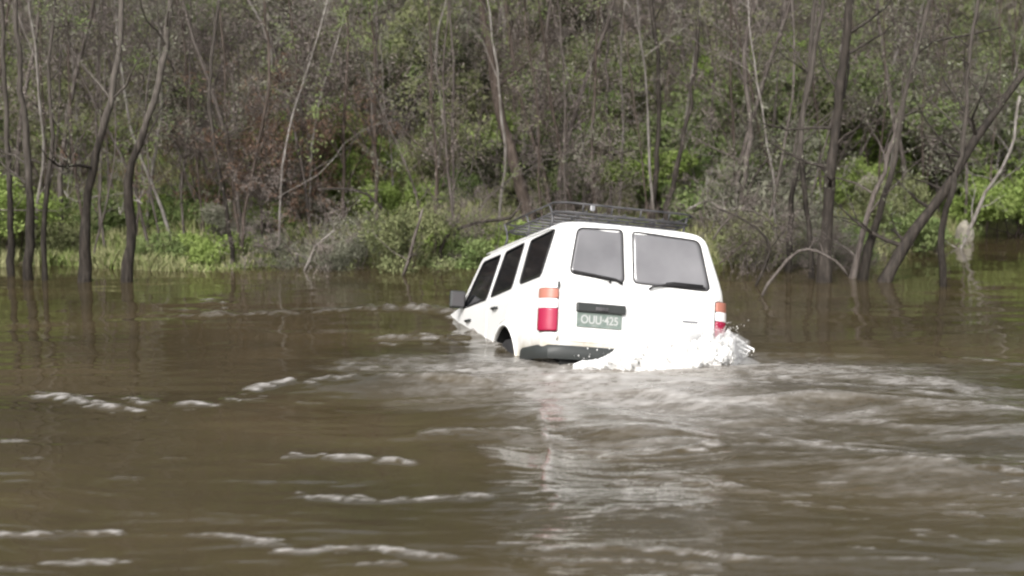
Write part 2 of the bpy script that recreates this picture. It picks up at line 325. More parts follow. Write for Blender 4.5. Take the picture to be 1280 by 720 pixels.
M['tail_glass'] = noisy(mat('tail_glass', rough=.08, spec=.6), [(.125,.123,.130),(.20,.197,.205)], 1.8, 4)[0]  # dusty grey glass with uneven sky reflection put into its colour
M['side_glass'] = mat('side_glass', (.008,.009,.011), .05, .6)
M['rubber'] = mat('rubber', (.022,.021,.022), .7, .3)
M['black_plastic'] = mat('black_plastic', (.03,.033,.032), .5, .4)
M['red_lens'] = mat('red_lens', (.30,.008,.045), .2, .6)
M['amber_lens'] = mat('amber_lens', (.36,.14,.10), .3, .6)
M['clear_lens'] = mat('clear_lens', (.82,.78,.78), .12, .6)
M['steel'] = mat('steel', (.30,.30,.31), .45, .5, .7)
M['rack_grey'] = noisy(mat('rack_grey', rough=.55, spec=.5, metal=.3), [(.035,.035,.038),(.10,.097,.10)], 9)[0]
M['plate_green'] = noisy(mat('plate_green', rough=.45), [(.12,.16,.14),(.20,.23,.21)], 20)[0]
M['plate_text'] = mat('plate_text', (.40,.41,.40), .5)
M['mirror_face'] = mat('mirror_face', (.055,.052,.054), .35, .5, .2)
M['underside'] = mat('underside', (.02,.02,.02), .9, .1)

def interp(z, tab):
    return float(np.interp(z, [a for a, _ in tab], [b for _, b in tab]))
TW = [(.30,.86),(.42,.90),(.55,.915),(.80,.928),(1.0,.93),(1.12,.926),(1.20,.918),(1.26,.902),(1.48,.845),(1.70,.787),(1.755,.768),(1.79,.742),(1.82,.700),(1.845,.62),(1.862,.50),(1.874,.32),(1.88,.10)]
TR = [(.30,.62),(.42,.50),(.50,.16),(.55,.03),(.60,.002),(.80,-.002),(1.0,-.003),(1.20,0),(1.26,.006),(1.48,.062),(1.70,.116),(1.755,.133),(1.79,.158),(1.82,.20),(1.845,.28),(1.862,.42),(1.874,.66),(1.88,.95)]
TF = [(.30,4.45),(.42,4.55),(.80,4.60),(1.0,4.56),(1.10,4.45),(1.14,3.42),(1.20,3.30),(1.26,3.22),(1.48,2.98),(1.70,2.74),(1.755,2.67),(1.79,2.60),(1.82,2.48),(1.845,2.34),(1.862,2.15),(1.874,1.9),(1.88,1.6)]
TC = [(.30,.10),(.55,.12),(1.20,.12),(1.30,.10),(1.70,.10),(1.80,.13),(1.845,.2),(1.862,.2),(1.874,.15),(1.88,.04)]
W_ = lambda z: interp(z, TW); YR = lambda z: interp(z, TR); YF = lambda z: interp(z, TF); RC = lambda z: interp(z, TC)
def side_p(y, z, sg):
    wd, yr, r = W_(z), YR(z), RC(z)
    if y < yr+r: x = wd-r + math.sqrt(max(0, r*r-(yr+r-y)**2))
    else: x = wd
    return Vector((sg*x, y, z))
def rear_p(x, z):
    wd, yr, r = W_(z), YR(z), RC(z); a = wd-r
    y = yr if abs(x) < a else yr + r - math.sqrt(max(0, r*r-(min(abs(x), wd)-a)**2))
    return Vector((x, y, z))
def wrap_p(s, z, sg):                            # s runs along the outline from the middle of the tail
    wd, yr, r = W_(z), YR(z), RC(z); a = wd-r; q = r*math.pi/2
    if s < a: p = (s, yr)
    elif s < a+q: t = (s-a)/r; p = (a+r*math.sin(t), yr+r-r*math.cos(t))
    else: p = (wd, yr+r+s-a-q)
    return Vector((sg*p[0], p[1], z))
def front_p(x, z): return Vector((x, YF(z), z))
def mapper(fn, sg=1, outward=None):
    def f(a, b, off):
        e = .004
        p = fn(a, b); du = fn(a+e, b)-fn(a-e, b); dv = fn(a, b+e)-fn(a, b-e); n = du.cross(dv)
        if n.length < 1e-12: n = Vector(outward)
        n.normalize()
        if n.dot(Vector(outward)) < 0: n = -n
        return p + n*off
    return f
LS = mapper(lambda y, z: side_p(y, z, -1), outward=(-1,-.1,.1)); RS = mapper(lambda y, z: side_p(y, z, 1), outward=(1,-.1,.1))
RE = mapper(rear_p, outward=(0,-1,.05)); FR = mapper(front_p, outward=(0,1,.3))
LW = mapper(lambda s, z: wrap_p(s, z, -1), outward=(-.7,-.7,0)); RW = mapper(lambda s, z: wrap_p(s, z, 1), outward=(.7,-.7,0))
def rpoly(pts, r, n=6):                          # rounded polygon
    out = []; m = len(pts)
    for i in range(m):
        p0, p, p1 = (Vector(pts[(i-1) % m]).to_2d(), Vector(pts[i]).to_2d(), Vector(pts[(i+1) % m]).to_2d())
        rr = r[i] if hasattr(r, '__len__') else r
        d0 = (p0-p); d1 = (p1-p); k = min(rr, d0.length*.45, d1.length*.45); a = p+d0.normalized()*k; b = p+d1.normalized()*k
        for j in range(n+1):
            t = j/n; out.append(a*(1-t)**2 + p*2*t*(1-t) + b*t*t)
    return out
def by_angle(loop, c, N):
    """resample a loop by direction from c"""
    res = []; m = len(loop)
    for k in range(N):
        an = 2*math.pi*k/N; d = Vector((math.cos(an), math.sin(an))); best = None
        for i in range(m):
            a = loop[i]-c; b = loop[(i+1) % m]-c; e = b-a; den = d.x*e.y-d.y*e.x
            if abs(den) < 1e-12: continue
            t = (a.x*e.y-a.y*e.x)/den; s = (a.x*d.y-a.y*d.x)/den
            if t > 0 and -1e-6 <= s <= 1+1e-6 and (best is None or t > best): best = t
        res.append(c+d*(best or .01))
    return res
def patch(mp, outer, off, depth=.006, inner=None, rings=7, N=96):
    mb = MB(); n = N
    c = sum((Vector(p) for p in (inner or outer)), Vector((0,0)))/len(inner or outer)
    O = by_angle(outer, c, n); I = by_angle(inner, c, n) if inner else [c + (p-c)*.02 for p in O]
    V = []; F = []
    V += [mp(p.x, p.y, off-depth) for p in O]
    for k in range(rings+1):
        t = k/rings; V += [mp(*(O[i]*(1-t)+I[i]*t), off) for i in range(n)]
    if inner: V += [mp(p.x, p.y, off-depth) for p in I]
    R_ = rings+2+(1 if inner else 0)
    for k in range(R_-1):
        for i in range(n):
            F.append((k*n+i, k*n+(i+1) % n, (k+1)*n+(i+1) % n, (k+1)*n+i))
    if not inner: F.append(tuple((R_-1)*n+i for i in range(n)))
    mb.add([tuple(v) for v in V], F); return mb
def seal(mp, loop, off, r, parent, name='window_seal', m='rubber', N=96):
    c = sum(loop, Vector((0,0)))/len(loop); O = by_angle(loop, c, N)
    P = [mp(p.x, p.y, off) for p in O]; mb = MB(); n = 6; V = []
    for i, p in enumerate(P):
        t = (P[(i+1) % N]-P[i-1]).normalized(); nn = (mp(*O[i], off+.01)-p).normalized(); b = t.cross(nn)
        V += [tuple(p + (nn*math.sin(2*math.pi*k/n)+b*math.cos(2*math.pi*k/n))*r) for k in range(n)]
    mb.add(V, [(i*n+k, ((i+1) % N)*n+k, ((i+1) % N)*n+(k+1) % n, i*n+(k+1) % n) for i in range(N) for k in range(n)])
    return mb.build(name, M[m], parent, True)
def fixn(o):
    bm = bmesh.new(); bm.from_mesh(o.data); bmesh.ops.recalc_face_normals(bm, faces=bm.faces); bm.to_mesh(o.data); bm.free()
def smooth_by_angle(o, deg=35):
    me = o.data; bm = bmesh.new(); bm.from_mesh(me); bmesh.ops.recalc_face_normals(bm, faces=bm.faces)
    for f in bm.faces: f.smooth = True
    for e in bm.edges: e.smooth = not (len(e.link_faces) == 2 and e.calc_face_angle(0) > R(deg))
    bm.to_mesh(me); bm.free()

def car():
    root = empty('station_wagon')
    tag(root, 'white four wheel drive station wagon nose down and half sunk in the brown river', 'car')
    # body shell
    mb = MB(); zs = [a for a, _ in TW]; zz = sorted(set(zs+[.50,.60,.68,.9,1.34,1.41,1.55,1.62,1.77,1.805,1.833])); n = 0; V = []; F = []
    K = 6
    for z in zz:
        wd, yr, yf, r = W_(z), YR(z), YF(z), RC(z); ring = []
        rf = min(.3, r+.1)
        for cx, cy, a0, rr in ((-1, 0, 180, r), (1, 0, 270, r), (1, 1, 0, rf), (-1, 1, 90, rf)):
            rr = min(rr, wd*.95)
            px = cx*(wd-rr); py = (yf-rr) if cy else (yr+rr)
            for j in range(K+1):
                a = R(a0+90*j/K); ring.append((px+rr*math.cos(a), py+rr*math.sin(a), z))
        V += ring; n = len(ring)
    for k in range(len(zz)-1):
        for i in range(n): F.append((k*n+i, k*n+(i+1) % n, (k+1)*n+(i+1) % n, (k+1)*n+i))
    F.append(tuple(range(n-1, -1, -1))); F.append(tuple((len(zz)-1)*n+i for i in range(n)))
    mb.add(V, F); body = mb.build('body', M['white_paint'], root); fixn(body)
    # wheel arches cut through the flanks
    cut = MB()
    for y in (1.28, 4.02):
        for sg in (-1, 1):
            nn = 40; vv = [(sg*(.55 if q == 0 else 1.1), y+.45*math.cos(2*math.pi*k/nn), .43+.45*math.sin(2*math.pi*k/nn)) for q in (0, 1) for k in range(nn)]
            cut.add(vv, [(k, (k+1) % nn, nn+(k+1) % nn, nn+k) for k in range(nn)] + [tuple(range(nn-1, -1, -1)), tuple(range(nn, 2*nn))])
    cu = cut.build('arch_cutter', M['rubber']); fixn(cu)
    md = body.modifiers.new('arch', 'BOOLEAN'); md.object = cu; md.solver = 'EXACT'
    dg = bpy.context.evaluated_depsgraph_get(); me = bpy.data.meshes.new_from_object(body.evaluated_get(dg))
    body.modifiers.clear(); body.data = me; bpy.data.objects.remove(cu)
    smooth_by_angle(body, 30)
    for sg, mp in ((-1, LS), (1, RS)):           # arch linings and lips
        nn = 36
        pl = MB(); arc = [(1.28+.452*math.cos(t), .43+.452*math.sin(t)) for t in np.linspace(R(-8), R(188), nn)]
        pl.tube([mp(y, z, .006) for y, z in arc], .016, 6); pl.build('arch_lip', M['white_paint'], root, True)
        ln = MB(); ln.add([(sg*x, y, z) for x in (.56, .905) for y, z in [(1.28+.445*math.cos(t), .43+.445*math.sin(t)) for t in np.linspace(R(-8), R(188), nn)]],
                          [(k, k+1, nn+k+1, nn+k) for k in range(nn-1)]); ln.build('arch_lining', M['underside'], root)
    b = MB(); b.box((0, 1.28, .5), (1.1, .86, .5)); b.build('axle_housing', M['underside'], root)
    # one wheel shows in the left arch
    tr = empty('wheel', (-.80, 1.28, .36)); tr.parent = root
    t = MB(); pr = [(-.11,.20),(-.11,.33),(-.09,.375),(-.04,.39),(.04,.39),(.09,.375),(.11,.33),(.11,.20)]; nn = 48
    t.add([(px, rr*(1+(.012 if (k % 2 and rr > .37) else 0))*math.cos(2*math.pi*k/nn), rr*(1+(.012 if (k % 2 and rr > .37) else 0))*math.sin(2*math.pi*k/nn)) for px, rr in pr for k in range(nn)],
          [(i*nn+k, i*nn+(k+1) % nn, (i+1)*nn+(k+1) % nn, (i+1)*nn+k) for i in range(len(pr)-1) for k in range(nn)])
    t.build('tyre', M['rubber'], tr, True)
    t = MB(); pr = [(-.075,.205),(-.085,.19),(-.05,.17),(-.04,.10),(-.09,.07),(-.09,.0)]
    t.add([(px, rr*math.cos(2*math.pi*k/nn), rr*math.sin(2*math.pi*k/nn)) for px, rr in pr for k in range(nn)],
          [(i*nn+k, i*nn+(k+1) % nn, (i+1)*nn+(k+1) % nn, (i+1)*nn+k) for i in range(len(pr)-1) for k in range(nn)])
    t.build('rim', M['steel'], tr, True)
    # side glass, doors
    for sg, mp in ((-1, LS), (1, RS)):
        q = rpoly([(.885,1.262),(.945,1.708),(.225,1.735),(.235,1.282)], .05)
        g = patch(mp, q, .004, .02).build('quarter_window', M['side_glass'], root, True); seal(mp, q, .006, .010, g)
        wr = rpoly([(1.845,1.208),(1.775,1.69),(1.152,1.713),(1.118,1.24)], .045)
        wf = rpoly([(2.905,1.178),(2.60,1.672),(1.945,1.683),(1.985,1.20)], .045)
        dr = rpoly([(1.895,.42),(1.893,1.745),(1.075,1.752),(1.055,1.22),(1.20,.94),(1.45,.91),(1.69,.70),(1.745,.42)], .05)
        df = rpoly([(3.05,.42),(3.06,1.17),(2.70,1.73),(1.915,1.744),(1.915,.42)], .05)
        for d, wn, hy, hz in ((dr, wr, 1.60, 1.075), (df, wf, 2.60, 1.02)):
            D = patch(mp, d, .007, .012, inner=wn, rings=9, N=160).build('side_door', M['white_paint'], root); smooth_by_angle(D, 30)
            g = patch(mp, wn, .002, .02).build('side_window', M['side_glass'], D, True); seal(mp, wn, .007, .009, D)
            hb = MB(); hb.tube([mp(hy-.09, hz, .012), mp(hy-.06, hz, .032), mp(hy+.06, hz, .032), mp(hy+.09, hz, .012)], .014, 8); hb.build('door_handle', M['black_plastic'], D, True)
        # gutter above the doors and a moulding below the belt
        gt = MB(); gt.tube([mp(y, 1.762, .006) for y in np.linspace(.3, 2.62, 16)], .010, 6); gt.build('roof_gutter', M['white_paint'], root, True)
    ws = rpoly([(-.76,1.20),(.76,1.20),(.66,1.71),(-.66,1.71)], .07)
    g = patch(FR, ws, .012, .03).build('windscreen', M['side_glass'], root, True); seal(FR, ws, .012, .012, g)
    # tail doors
    wl = rpoly([(-.690,1.298),(-.145,1.252),(-.135,1.772),(-.592,1.752)][::-1], [.06,.04,.04,.06][::-1])
    wrr = rpoly([(-.050,1.258),(.742,1.238),(.662,1.738),(-.036,1.768)][::-1], [.04,.06,.07,.04][::-1])
    dl = rpoly([(-.785,.66),(-.096,.66),(-.096,1.822),(-.60,1.806),(-.665,1.74),(-.775,1.24)][::-1], .05)
    drr = rpoly([(-.084,.66),(.785,.66),(.79,1.22),(.735,1.74),(.65,1.800),(-.084,1.822)][::-1], .05)
    D1 = patch(RE, dl, .007, .012, inner=wl, rings=9, N=160).build('tail_door', M['white_paint'], root); smooth_by_angle(D1, 30)
    D2 = patch(RE, drr, .007, .012, inner=wrr, rings=9, N=160).build('tail_door', M['white_paint'], root); smooth_by_angle(D2, 30)
    D1['label'] = 'narrow left tail door with the number plate'; D2['label'] = 'wide right tail door'
    for D, wn in ((D1, wl), (D2, wrr)):
        patch(RE, wn, .002, .02).build('tail_window', M['tail_glass'], D, True); seal(RE, wn, .006, .0075, D)
    wp = MB(); wp.tube([RE(-.30,1.235,.03), RE(-.30,1.262,.05), RE(-.46,1.292,.035), RE(-.68,1.315,.02)], [.012,.011,.009,.006], 6)
    wp.tube([RE(-.17,1.232,.03), RE(-.24,1.265,.03), RE(-.66,1.318,.022)], [.014,.012,.010], 6); wp.build('wiper', M['rubber'], D1, True)
    wp = MB(); wp.tube([RE(.10,1.205,.03), RE(.14,1.232,.045), RE(.30,1.262,.03), RE(.68,1.262,.025)], [.012,.012,.012,.010], 6)
    wp.tube([RE(.28,1.272,.02), RE(.36,1.285,.02), RE(.66,1.280,.02)], .012, 6); wp.build('wiper', M['rubber'], D2, True)
    g = MB(); g.box((-.375, -.028, .985), (.49, .05, .088)); g.build('plate_garnish', M['black_plastic'], D1, bevel=.012)
    g = MB(); g.box((-.375, -.058, .975), (.13, .02, .036)); g.build('door_handle', M['rack_grey'], D1, bevel=.008)
    pb = MB(); pb.box((-.385, -.020, .872), (.450, .012, .140)); P = pb.build('number_plate', M['plate_green'], D1, bevel=.004)
    tx = bpy.data.curves.new('plate_characters', 'FONT'); tx.body = 'OUU·425'; tx.size = .105; tx.align_x = 'CENTER'; tx.align_y = 'CENTER'; tx.extrude = .0015; tx.offset = .0015
    tmp = bpy.data.objects.new('t', tx); col.objects.link(tmp); bpy.context.view_layer.update()
    tm = bpy.data.meshes.new_from_object(tmp.evaluated_get(bpy.context.evaluated_depsgraph_get())); bpy.data.objects.remove(tmp)
    to = bpy.data.objects.new('plate_characters', tm); col.objects.link(to); tm.materials.clear(); tm.materials.append(M['plate_text'])
    to.parent = D1; to.location = (-.385, -.0285, .870); to.rotation_euler = (math.pi/2, 0, 0); to.scale = (.90, 1.05, 1)
    bg_ = MB(); bg_.box((.54, -.012, .93), (.16, .006, .022)); bg_.build('badge', M['steel'], D2)
    # tail lamps wrap the corners
    for sg, mp in ((-1, LW), (1, RW)):
        t0 = empty('tail_lamp'); t0.parent = root
        s0, s1 = .800, .985
        hb = patch(mp, rpoly([(s0-.008,.735),(s1+.01,.735),(s1+.01,1.150),(s0-.008,1.150)], .02), .008, .014).build('lamp_housing', M['black_plastic'], t0, True)
        for nm, z0, z1, m in (('red_lens', .745, .955, 'red_lens'), ('clear_lens', .958, 1.045, 'clear_lens'), ('amber_lens', 1.048, 1.140, 'amber_lens')):
            patch(mp, rpoly([(s0,z0),(s1,z0),(s1,z1),(s0,z1)], .018), .028, .022).build(nm, M[m], t0, True)
    # hinges at the door edges
    for x in (-.80, .82):
        for z in (1.18, .70):
            h = MB(); h.tube([rear_p(x, z-.03)+Vector((0,-.018,0)), rear_p(x, z+.03)+Vector((0,-.018,0))], .012, 8); h.build('hinge', M['black_plastic'] if z > 1 and x < 0 else M['white_paint'], root, True)
    # rear bumper
    b = MB(); pts = [(-.925,.62),(-.93,.16),(-.86,.01),(-.70,-.04),(-.35,-.055),(0,-.06),(.35,-.055),(.70,-.04),(.86,.01),(.93,.16),(.925,.62)]
    prof = [(-.02,.49),(.015,.485),(.03,.52),(.025,.590),(.005,.615),(-.06,.62)]
    V = []; npf = len(prof)
    for i, (x, y) in enumerate(pts):
        a = Vector(pts[max(0, i-1)]); c = Vector(pts[min(len(pts)-1, i+1)]); t = (c-a).normalized(); nrm = Vector((t.y, -t.x))
        V += [(x+nrm.x*o, y+nrm.y*o, z) for o, z in prof]
    b.add(V, [(i*npf+k, i*npf+k+1, (i+1)*npf+k+1, (i+1)*npf+k) for i in range(len(pts)-1) for k in range(npf-1)]+[tuple(range(npf)), tuple((len(pts)-1)*npf+k for k in range(npf-1, -1, -1))])
    bb = b.build('bumper', M['black_plastic'], root); smooth_by_angle(bb, 40)
    b = MB(); b.box((0, .25, .42), (1.5, .5, .16)); b.build('chassis', M['underside'], root)
    # mirrors
    for sg in (-1, 1):
        mr = MB(); mr.box((sg*1.01, 2.86, 1.27), (.17, .075, .19), (0, 0, sg*.12)); H = mr.build('wing_mirror', M['black_plastic'], root, bevel=.02)
        f = MB(); f.box((sg*1.01, 2.818, 1.27), (.135, .008, .155), (0, 0, sg*.12)); f.build('mirror_glass', M['mirror_face'], H, bevel=.003)
        a = MB(); a.tube([(sg*.90, 2.93, 1.21), (sg*.99, 2.92, 1.25)], .02, 8); a.build('mirror_arm', M['black_plastic'], H, True)
    # roof rack
    rk = empty('roof_rack'); rk.parent = root
    y0, y1, xw = .42, 2.15, .70
    def loop(z, r, nm, ex=0):
        P = [(-xw-ex,y0+.1-ex,z),(-xw+.1-ex,y0-ex,z),(xw-.1+ex,y0-ex,z),(xw+ex,y0+.1-ex,z),(xw+ex,y1-.1,z),(xw-.1+ex,y1,z),(-xw+.1-ex,y1,z),(-xw-ex,y1-.1,z),(-xw-ex,y0+.1-ex,z)]
        b = MB(); b.tube(P, r, 6); b.build(nm, M['rack_grey'], rk, True)
    loop(1.95, .011, 'base_rail'); loop(2.035, .010, 'top_rail', .03)
    for y in np.linspace(y0+.12, y1-.12, 9):
        b = MB(); b.tube([(-xw, y, 1.96), (xw, y, 1.96)], .011, 6); b.build('cross_bar', M['rack_grey'], rk, True)
    for x in (-.4, -.2, 0, .2, .4):
        b = MB(); b.tube([(x, y0, 1.973), (x, y1, 1.973)], .008, 6); b.build('long_bar', M['rack_grey'], rk, True)
    for y in (.60, 1.35, 2.12):
        for sg in (-1, 1):
            b = MB(); b.tube([(sg*.715, y, 1.80), (sg*.69, y, 1.88), (sg*xw, y, 1.955), (sg*(xw+.03), y, 2.035)], .013, 6); b.build('rack_leg', M['rack_grey'], rk, True)
    for x in (-.45, -.15, .15, .45):
        b = MB(); b.tube([(x, y0, 1.955), (x, y0-.03, 2.035)], .009, 6); b.build('upright', M['rack_grey'], rk, True)
    for x in (-.36,):
        b = MB(); b.box((x, y0-.035, 2.0), (.05, .025, .055)); b.build('rack_bracket', M['steel'], rk, bevel=.008)
    # pose from the photograph
    rx, ry, rz = -0.09248381, 0.0821905, 0.29937772; T = np.array([1.13653022, 15.05483035, -1.20511822])
    Rm = (Matrix.Rotation(rz, 3, 'Z') @ Matrix.Rotation(rx, 3, 'X') @ Matrix.Rotation(ry, 3, 'Y'))
    C = Matrix(CR.tolist()); Rw = C @ Rm; tw = C @ Vector(T) + Vector((0, 0, HCAM))
    root.matrix_world = Matrix.Translation(tw) @ Rw.to_4x4()
    return root.matrix_world.copy()
CM = car()

# ------------------------------------------------------------------ splash around the tail
def splash():
    m = mat('foam_white', (.78,.78,.76), .7, .3); b = m.node_tree.nodes['Principled BSDF']
    noisy(m, [(.78,.77,.74),(.84,.84,.82)], 9, bump=.2, bscale=24)
    b.inputs['Subsurface Weight'].default_value = .6; b.inputs['Subsurface Scale'].default_value = .08; b.inputs['Subsurface Radius'].default_value = (1,1,1)
    N = m.node_tree.nodes; L = m.node_tree.links; tc = N.new('ShaderNodeTexCoord'); no = N.new('ShaderNodeTexNoise'); no.inputs['Scale'].default_value = 16; no.inputs['Detail'].default_value = 8; no.inputs['Roughness'].default_value = .65
    L.new(tc.outputs['Object'], no.inputs['Vector']); sx = N.new('ShaderNodeSeparateXYZ'); L.new(tc.outputs['Object'], sx.inputs[0])
    ad = N.new('ShaderNodeMath'); ad.operation = 'MULTIPLY_ADD'; ad.inputs[1].default_value = .9; L.new(sx.outputs['Z'], ad.inputs[0]); L.new(no.outputs['Fac'], ad.inputs[2])
    mr = N.new('ShaderNodeMapRange'); mr.inputs['From Min'].default_value = .68; mr.inputs['From Max'].default_value = .88; L.new(ad.outputs[0], mr.inputs['Value'])
    tr = N.new('ShaderNodeBsdfTransparent'); mx = N.new('ShaderNodeMixShader'); L.new(mr.outputs[0], mx.inputs[0]); L.new(b.outputs[0], mx.inputs[1]); L.new(tr.outputs[0], mx.inputs[2]); L.new(mx.outputs[0], N['Material Output'].inputs[0])
    P = [(-.66,-.10),(-.2,-.17),(.15,-.22),(.5,-.22),(.72,-.20),(.84,-.12),(.90,.06),(.94,.40)]
    Hh = [.07,.24,.25,.25,.28,.33,.24,.05]; Wd = [.06,.11,.14,.15,.16,.15,.12,.07]
    base = [CM @ Vector((x, y, .5)) for x, y in P]
    nU, nV = 150, 34; V = []
    r2 = np.random.default_rng(4)
    for i in range(nU):
        t = i/(nU-1)*(len(P)-1); k = min(int(t), len(P)-2); f = t-k
        c = base[k].lerp(base[k+1], f); h = Hh[k]*(1-f)+Hh[k+1]*f; wd = Wd[k]*(1-f)+Wd[k+1]*f
        d = (base[k+1]-base[k]); d.z = 0; d.normalize(); nr = Vector((d.y, -d.x, 0))
        for j in range(nV):
            a = math.pi*j/(nV-1)
            nz = 1 + .60*float(fbm(i*.07, j*.11, 4, .6)) + .34*float(fbm(i*.24+9, j*.3, 3, .7))
            V.append((c.x + nr.x*wd*math.cos(a)*nz, c.y + nr.y*wd*math.cos(a)*nz, -.03 + h*math.sin(a)*nz))
    F = [(i*nV+j, i*nV+j+1, (i+1)*nV+j+1, (i+1)*nV+j) for i in range(nU-1) for j in range(nV-1)]
    mb = MB(); mb.add(V, F)
    ico = bmesh.new(); bmesh.ops.create_icosphere(ico, subdivisions=1, radius=1)
    iv = np.array([v.co[:] for v in ico.verts]); fi = [tuple(v.index for v in f.verts) for f in ico.faces]; ico.free()
    V2 = [(x+.02*math.sin(i*1.7), y+.02*math.cos(i*2.3), -.03+(z+.03)*.72) for i, (x, y, z) in enumerate(V)]; mb.add(V2, F)      # the froth under the torn sheet
    for k in range(1100):                         # thrown drops
        t = r2.random()**.6*(len(P)-1.01); q = int(t); f = t-q; c = base[q].lerp(base[q+1], f); h = Hh[q]*(1-f)+Hh[q+1]*f
        p = np.array([c.x+r2.normal()*.11, c.y+r2.normal()*.14-.05, abs(r2.normal())*h*1.0+.01])
        mb.add(iv*np.array([1,1,1.2])*r2.uniform(.002,.007)+p, fi)
    for k in range(60):                         # spray off the far corner
        c = CM @ Vector((1.02+abs(r2.normal())*.07, r2.uniform(-.05,.5), .72+r2.normal()*.10))
        mb.add(iv*r2.uniform(.003,.008)+np.array(c[:]), fi)
    for (x, z) in ((1.08,.78),(1.14,.70),(1.20,.72),(1.12,.66)):
        pts = [CM @ Vector((x+.05*math.sin(s*2.1+x*9), .05+.03*s, z+.035*math.cos(s*1.7))) for s in range(-2, 4)]
        mb.tube(pts, [.004,.012,.015,.012,.009,.004], 6)
    o = mb.build('water_splash', m, None, True)
    mv = bpy.data.materials.new('mist'); mv.use_nodes = True; t = mv.node_tree; t.nodes.remove(t.nodes['Principled BSDF']); pv = t.nodes.new('ShaderNodeVolumePrincipled')
    pv.inputs['Color'].default_value = (.97,.97,.97,1); pv.inputs['Density'].default_value = 3.2; t.links.new(pv.outputs[0], t.nodes['Material Output'].inputs['Volume'])
    bm = bmesh.new(); bmesh.ops.create_icosphere(bm, subdivisions=4, radius=1)
    c = CM @ Vector((.72, -.16, .60))
    for q in bm.verts:
        n = 1+.45*float(fbm(q.co.x*2.1+3, q.co.z*2.1+q.co.y, 4)); q.co = Vector((q.co.x*.42*n, q.co.y*.20*n, q.co.z*.26*n))
    me = bpy.data.meshes.new('spray_mist'); bm.to_mesh(me); bm.free(); mo = link('spray_mist', me, mv); mo.location = c
    tag(mo, 'soft white mist of spray at the lower right of the tail', 'spray', kind='stuff')
    tag(o, 'white foam and drops thrown up round the tail of the sinking car', 'splash', kind='stuff')
splash()

# ------------------------------------------------------------------ plants
def rot_axis(v, ax, a): return Matrix.Rotation(a, 3, ax) @ v
def branch(mb, p, d, L, r, depth, rnd, tips, up=.1, wig=.16, kids=(4,6), n=5, spread=(25,60)):
    m = max(3, int(L/.28)); pts = [p.copy()]; rad = [r]; dd = d.normalized()
    for i in range(m):
        dd = (dd + Vector((rnd.gauss(0, wig), rnd.gauss(0, wig), rnd.gauss(0, wig)+up*.3))).normalized()
        pts.append(pts[-1]+dd*(L/m)); rad.append(max(.0018, r*(1-.8*(i+1)/m)))
    mb.tube(pts, rad, n, cap=False)
    if depth > 0:
        for k in range(rnd.randint(*kids)):
            t = rnd.uniform(.25, 1); i = min(m-1, int(t*m)); q = pts[i].lerp(pts[i+1], t*m-i if t < 1 else 0)
            ax = dd.orthogonal(); ax = Matrix.Rotation(rnd.uniform(0, 6.28), 3, dd) @ ax
            nd = Matrix.Rotation(R(rnd.uniform(*spread)), 3, ax) @ dd
            branch(mb, q, nd, L*rnd.uniform(.35, .62), max(.003, rad[i]*.55), depth-1, rnd, tips, up, wig, kids, max(3, n-1), spread)
    else: tips += pts[1:]
def leaves(C, n, spread, ll, lw, rs, droop=.3):
    """n small leaf faces around the points C"""
    C = np.asarray(C, float); idx = rs.integers(0, len(C), n); c = C[idx] + rs.normal(size=(n, 3))*spread
    a = rs.normal(size=(n, 3)); a[:, 2] -= droop; a /= np.linalg.norm(a, axis=1, keepdims=True)
    b = np.cross(a, rs.normal(size=(n, 3))); b /= np.linalg.norm(b, axis=1, keepdims=True)
    l = (ll*rs.uniform(.6, 1.35, n))[:, None]; w = (lw*rs.uniform(.7, 1.3, n))[:, None]
    V = np.stack([c-a*l*.5, c+b*w*.5, c+a*l*.5, c-b*w*.5], 1).reshape(-1, 3)
    return V, np.arange(4*n).reshape(n, 4)

def sapling_proto(seed, H, r, lean, leafn, barkm, leafm, kind_name='sapling'):
    rnd = random.Random(seed); rs = np.random.default_rng(seed); mb = MB(); tips = []
    pts = [Vector((0, 0, -.35))]; d = Vector((lean*rnd.uniform(-1, 1), lean*rnd.uniform(-1, 1), 1)).normalized(); m = int(H/.4)
    for i in range(m):
        d = (d+Vector((rnd.gauss(0, .075), rnd.gauss(0, .075), .03))).normalized(); pts.append(pts[-1]+d*(H/m))
    rad = [r*(1.25 if i == 0 else 1)*(1-.82*i/m) for i in range(m+1)]
    mb.tube(pts, rad, 7, cap=False)
    for k in range(rnd.randint(11, 16)):
        t = rnd.uniform(.15, .98); i = min(m-1, int(t*m)); q = pts[i].lerp(pts[i+1], t*m-i)
        an = rnd.uniform(0, 6.28); el = R(rnd.uniform(25, 65)); nd = Vector((math.cos(an)*math.cos(el), math.sin(an)*math.cos(el), math.sin(el)))
        branch(mb, q, nd, rnd.uniform(.6, 1.7)*(1.1-.55*t)*H/6, max(.005, rad[i]*.40), 2, rnd, tips, .12, .15, (2, 4), 5)
    o = empty('sapling'); mb.build('trunk', barkm, o, True)
    V, F = leaves([tuple(t) for t in tips], leafn, .05, .055, .016, rs)
    link('crown', fastmesh('crown', V, F), leafm, o)
    return o
